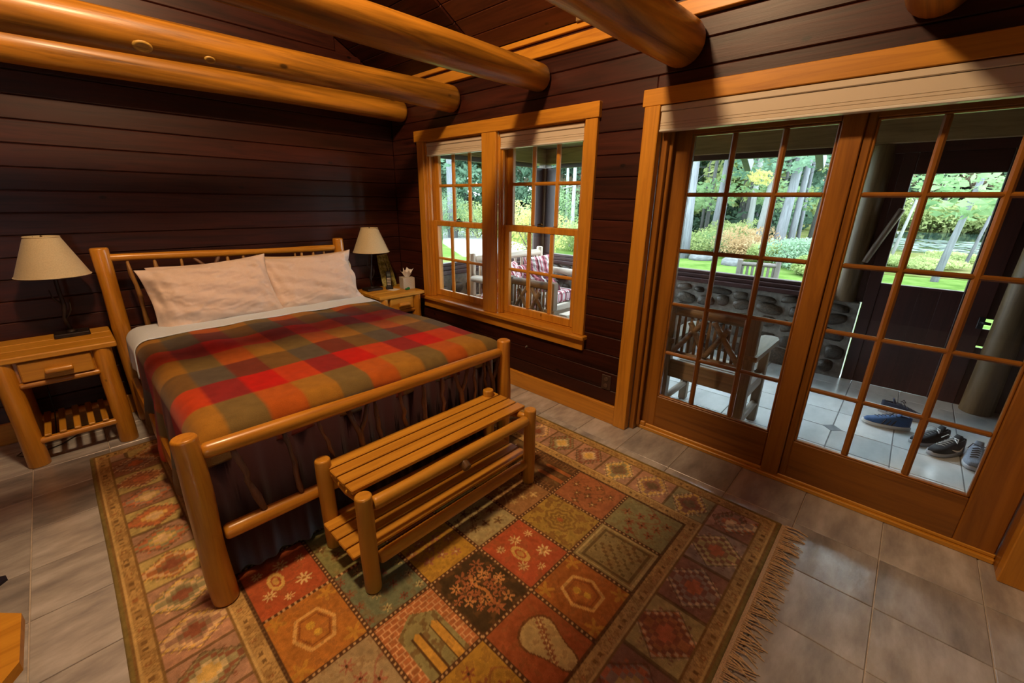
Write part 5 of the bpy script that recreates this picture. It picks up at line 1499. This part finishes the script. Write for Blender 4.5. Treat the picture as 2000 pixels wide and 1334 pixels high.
# shrubs
def shrub(az, D, r, h, mat, label, n=2600, size=.085, seed=0, name='shrub'):
    b = polar(az, D, -.36)
    t = thing(name, b, label, 'shrub')
    rg = random.Random(seed)
    bl = []
    for _ in range(10):
        a = rg.uniform(0, 6.28); d = r*.55*math.sqrt(rg.random()); q = rg.uniform(.35, .6)
        bl.append((d*math.cos(a), d*math.sin(a), h*rg.uniform(.25, .72), r*q, r*q, h*q*.7))
    inst('foliage', leaf_cloud('foliage', n, bl, size, mat, 300+seed), b, t)
    st = MB()
    for i in range(5):
        a = i*1.26; st.tube([b, (b[0]+.3*r*math.cos(a), b[1]+.3*r*math.sin(a), b[2]+h*.35), (b[0]+.55*r*math.cos(a), b[1]+.55*r*math.sin(a), b[2]+h*.65)], [.03, .02, .008], 6)
    obj('stems', st, BARKD, t)
    return t
SH = [(20.2, 19.5, 1.9, 1.0, Y2, 'yellow-green shrub by the thick grey trunk'), (17.2, 20, 1.7, .95, G1, 'green shrub left of the orange bush'),
      (14.3, 18.8, 1.4, 1.15, O1, 'orange autumn bush in the middle of the left glass door'), (16.0, 21.5, 1.3, 1.35, Y2, 'tall pale bush behind the orange one'), (8.8, 16.6, 1.3, .95, SG, 'rounded sage green bush at the lawn edge'), (11.6, 17.4, .8, .65, Y2, 'small yellow-green bush beside the rounded one'),
      (40.6, 16.5, 1.5, 2.3, Y1, 'bright yellow bush seen through the right window'), (34.0, 18.5, 1.6, 1.5, Y2, 'yellow-green bush at the right side of the window view'), (37.4, 21, 1.8, 3.0, G1, 'green bush behind the porch corner post'),
      (50.8, 25, 2.4, 2.2, SG, 'sage green bush beyond the drive in the left window'), (47.6, 24, 2.2, 2.0, Y2, 'yellow-green bush beyond the drive in the left window'), (54, 23, 2.2, 2.6, G1, 'green bush at the left side of the window view'),
      (-3.0, 23.0, 1.2, .40, Y2, 'low yellow-green bush on the pond bank below the leaning trunk'), (-1.0, 20, 1.2, .32, Y2, 'low grassy clump on the pond bank'), (2.2, 21, 1.1, .34, Y2, 'low clump at the pond bank by the thin trunk'),
      (8.0, 15.2, .7, .6, Y2, 'fern clump before the rounded sage bush'), (-4.5, 52, 4.5, 2.6, Y2, 'pale yellow shrubs on the far pond bank'), (-1.2, 53, 4.5, 2.3, Y2, 'pale shrubs on the far bank left of the leaning trunk'), (2.5, 54, 4.2, 2.6, Y2, 'pale shrubs at the far left end of the pond'), (-8, 54, 4.5, 2.8, O1, 'reddish shrubs on the far pond bank')]
for k, (az, D, r, h, m, lab) in enumerate(SH):
    shrub(az, D, r, h, m, lab, 5200, .052 if D < 30 else .16, k)
# hanging yellow leaves on a branch in front of the trunks
b = polar(13.75, 17.0, 2.45)
inst_o = tag(inst('yellow_branch', leaf_cloud('yellow_branch', 260, [(0, 0, 0, .5, .45, .22), (.2, .3, .1, .4, .3, .18)], .075, Y1, 77), b), 'spray of yellow leaves hanging among the pale trunks', 'branch')
# rocks by the lawn edge
for k, (az, D, s_) in enumerate(((7.2, 16.2, .42), (6.2, 16.6, .5), (5.4, 16.2, .38), (15.5, 16.2, .3), (18.8, 17.2, .36))):
    p = polar(az, D, -.25)
    me = smeshes[k].copy(); me.materials.clear(); me.materials.append(mottled('pale_rock', (.06,.06,.06), (.11,.11,.11), 3, .85, .4))
    tag(inst('rock', me, p, None, (0, 0, k), (s_, s_*1.3, s_*.55)), ('pale rock right of the rounded sage bush, left one', 'pale rock at the right end of the lawn edge', 'small pale rock beside the door stile view', 'low pale rock below the orange bush', 'pale rock below the green shrub')[k], 'rock')
# log chair out on the lawn
def DKLOG(ax): return wood('grey_log', (.030,.022,.018), (.065,.05,.042), ax, rough=.7)
lc = thing('lawn_chair', (6.9, -1.9, -.36), 'log chair with slatted back out on the lawn', 'chair')
a = math.atan2(-1.75+4.048, 6.1+2.608)
ML = Matrix.Translation((6.9, -1.9, -.36)) @ Matrix.Rotation(a, 4, 'Z')
def L3(x, y, z): return tuple(ML @ Vector((x, y, z)))
for y in (-.33, .33):
    obj('post', MB().log(L3(-.02, y, 0), L3(-.10, y, .93), .05, .048, n=12, seg=3), DKLOG('Z'), lc)
    obj('front_leg', MB().log(L3(.5, y, 0), L3(.5, y, .55), .045, .045, n=12, seg=3), DKLOG('Z'), lc)
    obj('arm', MB().log(L3(-.08, y, .57), L3(.55, y, .57), .04, .04, n=12, seg=3), DKLOG('X'), lc)
obj('top_rail', MB().log(L3(-.09, -.33, .84), L3(-.09, .33, .84), .04, .04, n=12, seg=3), DKLOG('Y'), lc)
obj('low_rail', MB().log(L3(-.04, -.33, .38), L3(-.04, .33, .38), .035, .035, n=12, seg=3), DKLOG('Y'), lc)
for k in range(7):
    y = -.27+.09*k
    obj('back_slat', MB().log(L3(-.045, y, .38), L3(-.09, y, .88), .025, .025, n=8, seg=2), DKLOG('Z'), lc)
obj('seat', MB().box(-.05, .52, -.33, .33, .36, .40, .01, ML), DKLOG('X'), lc)
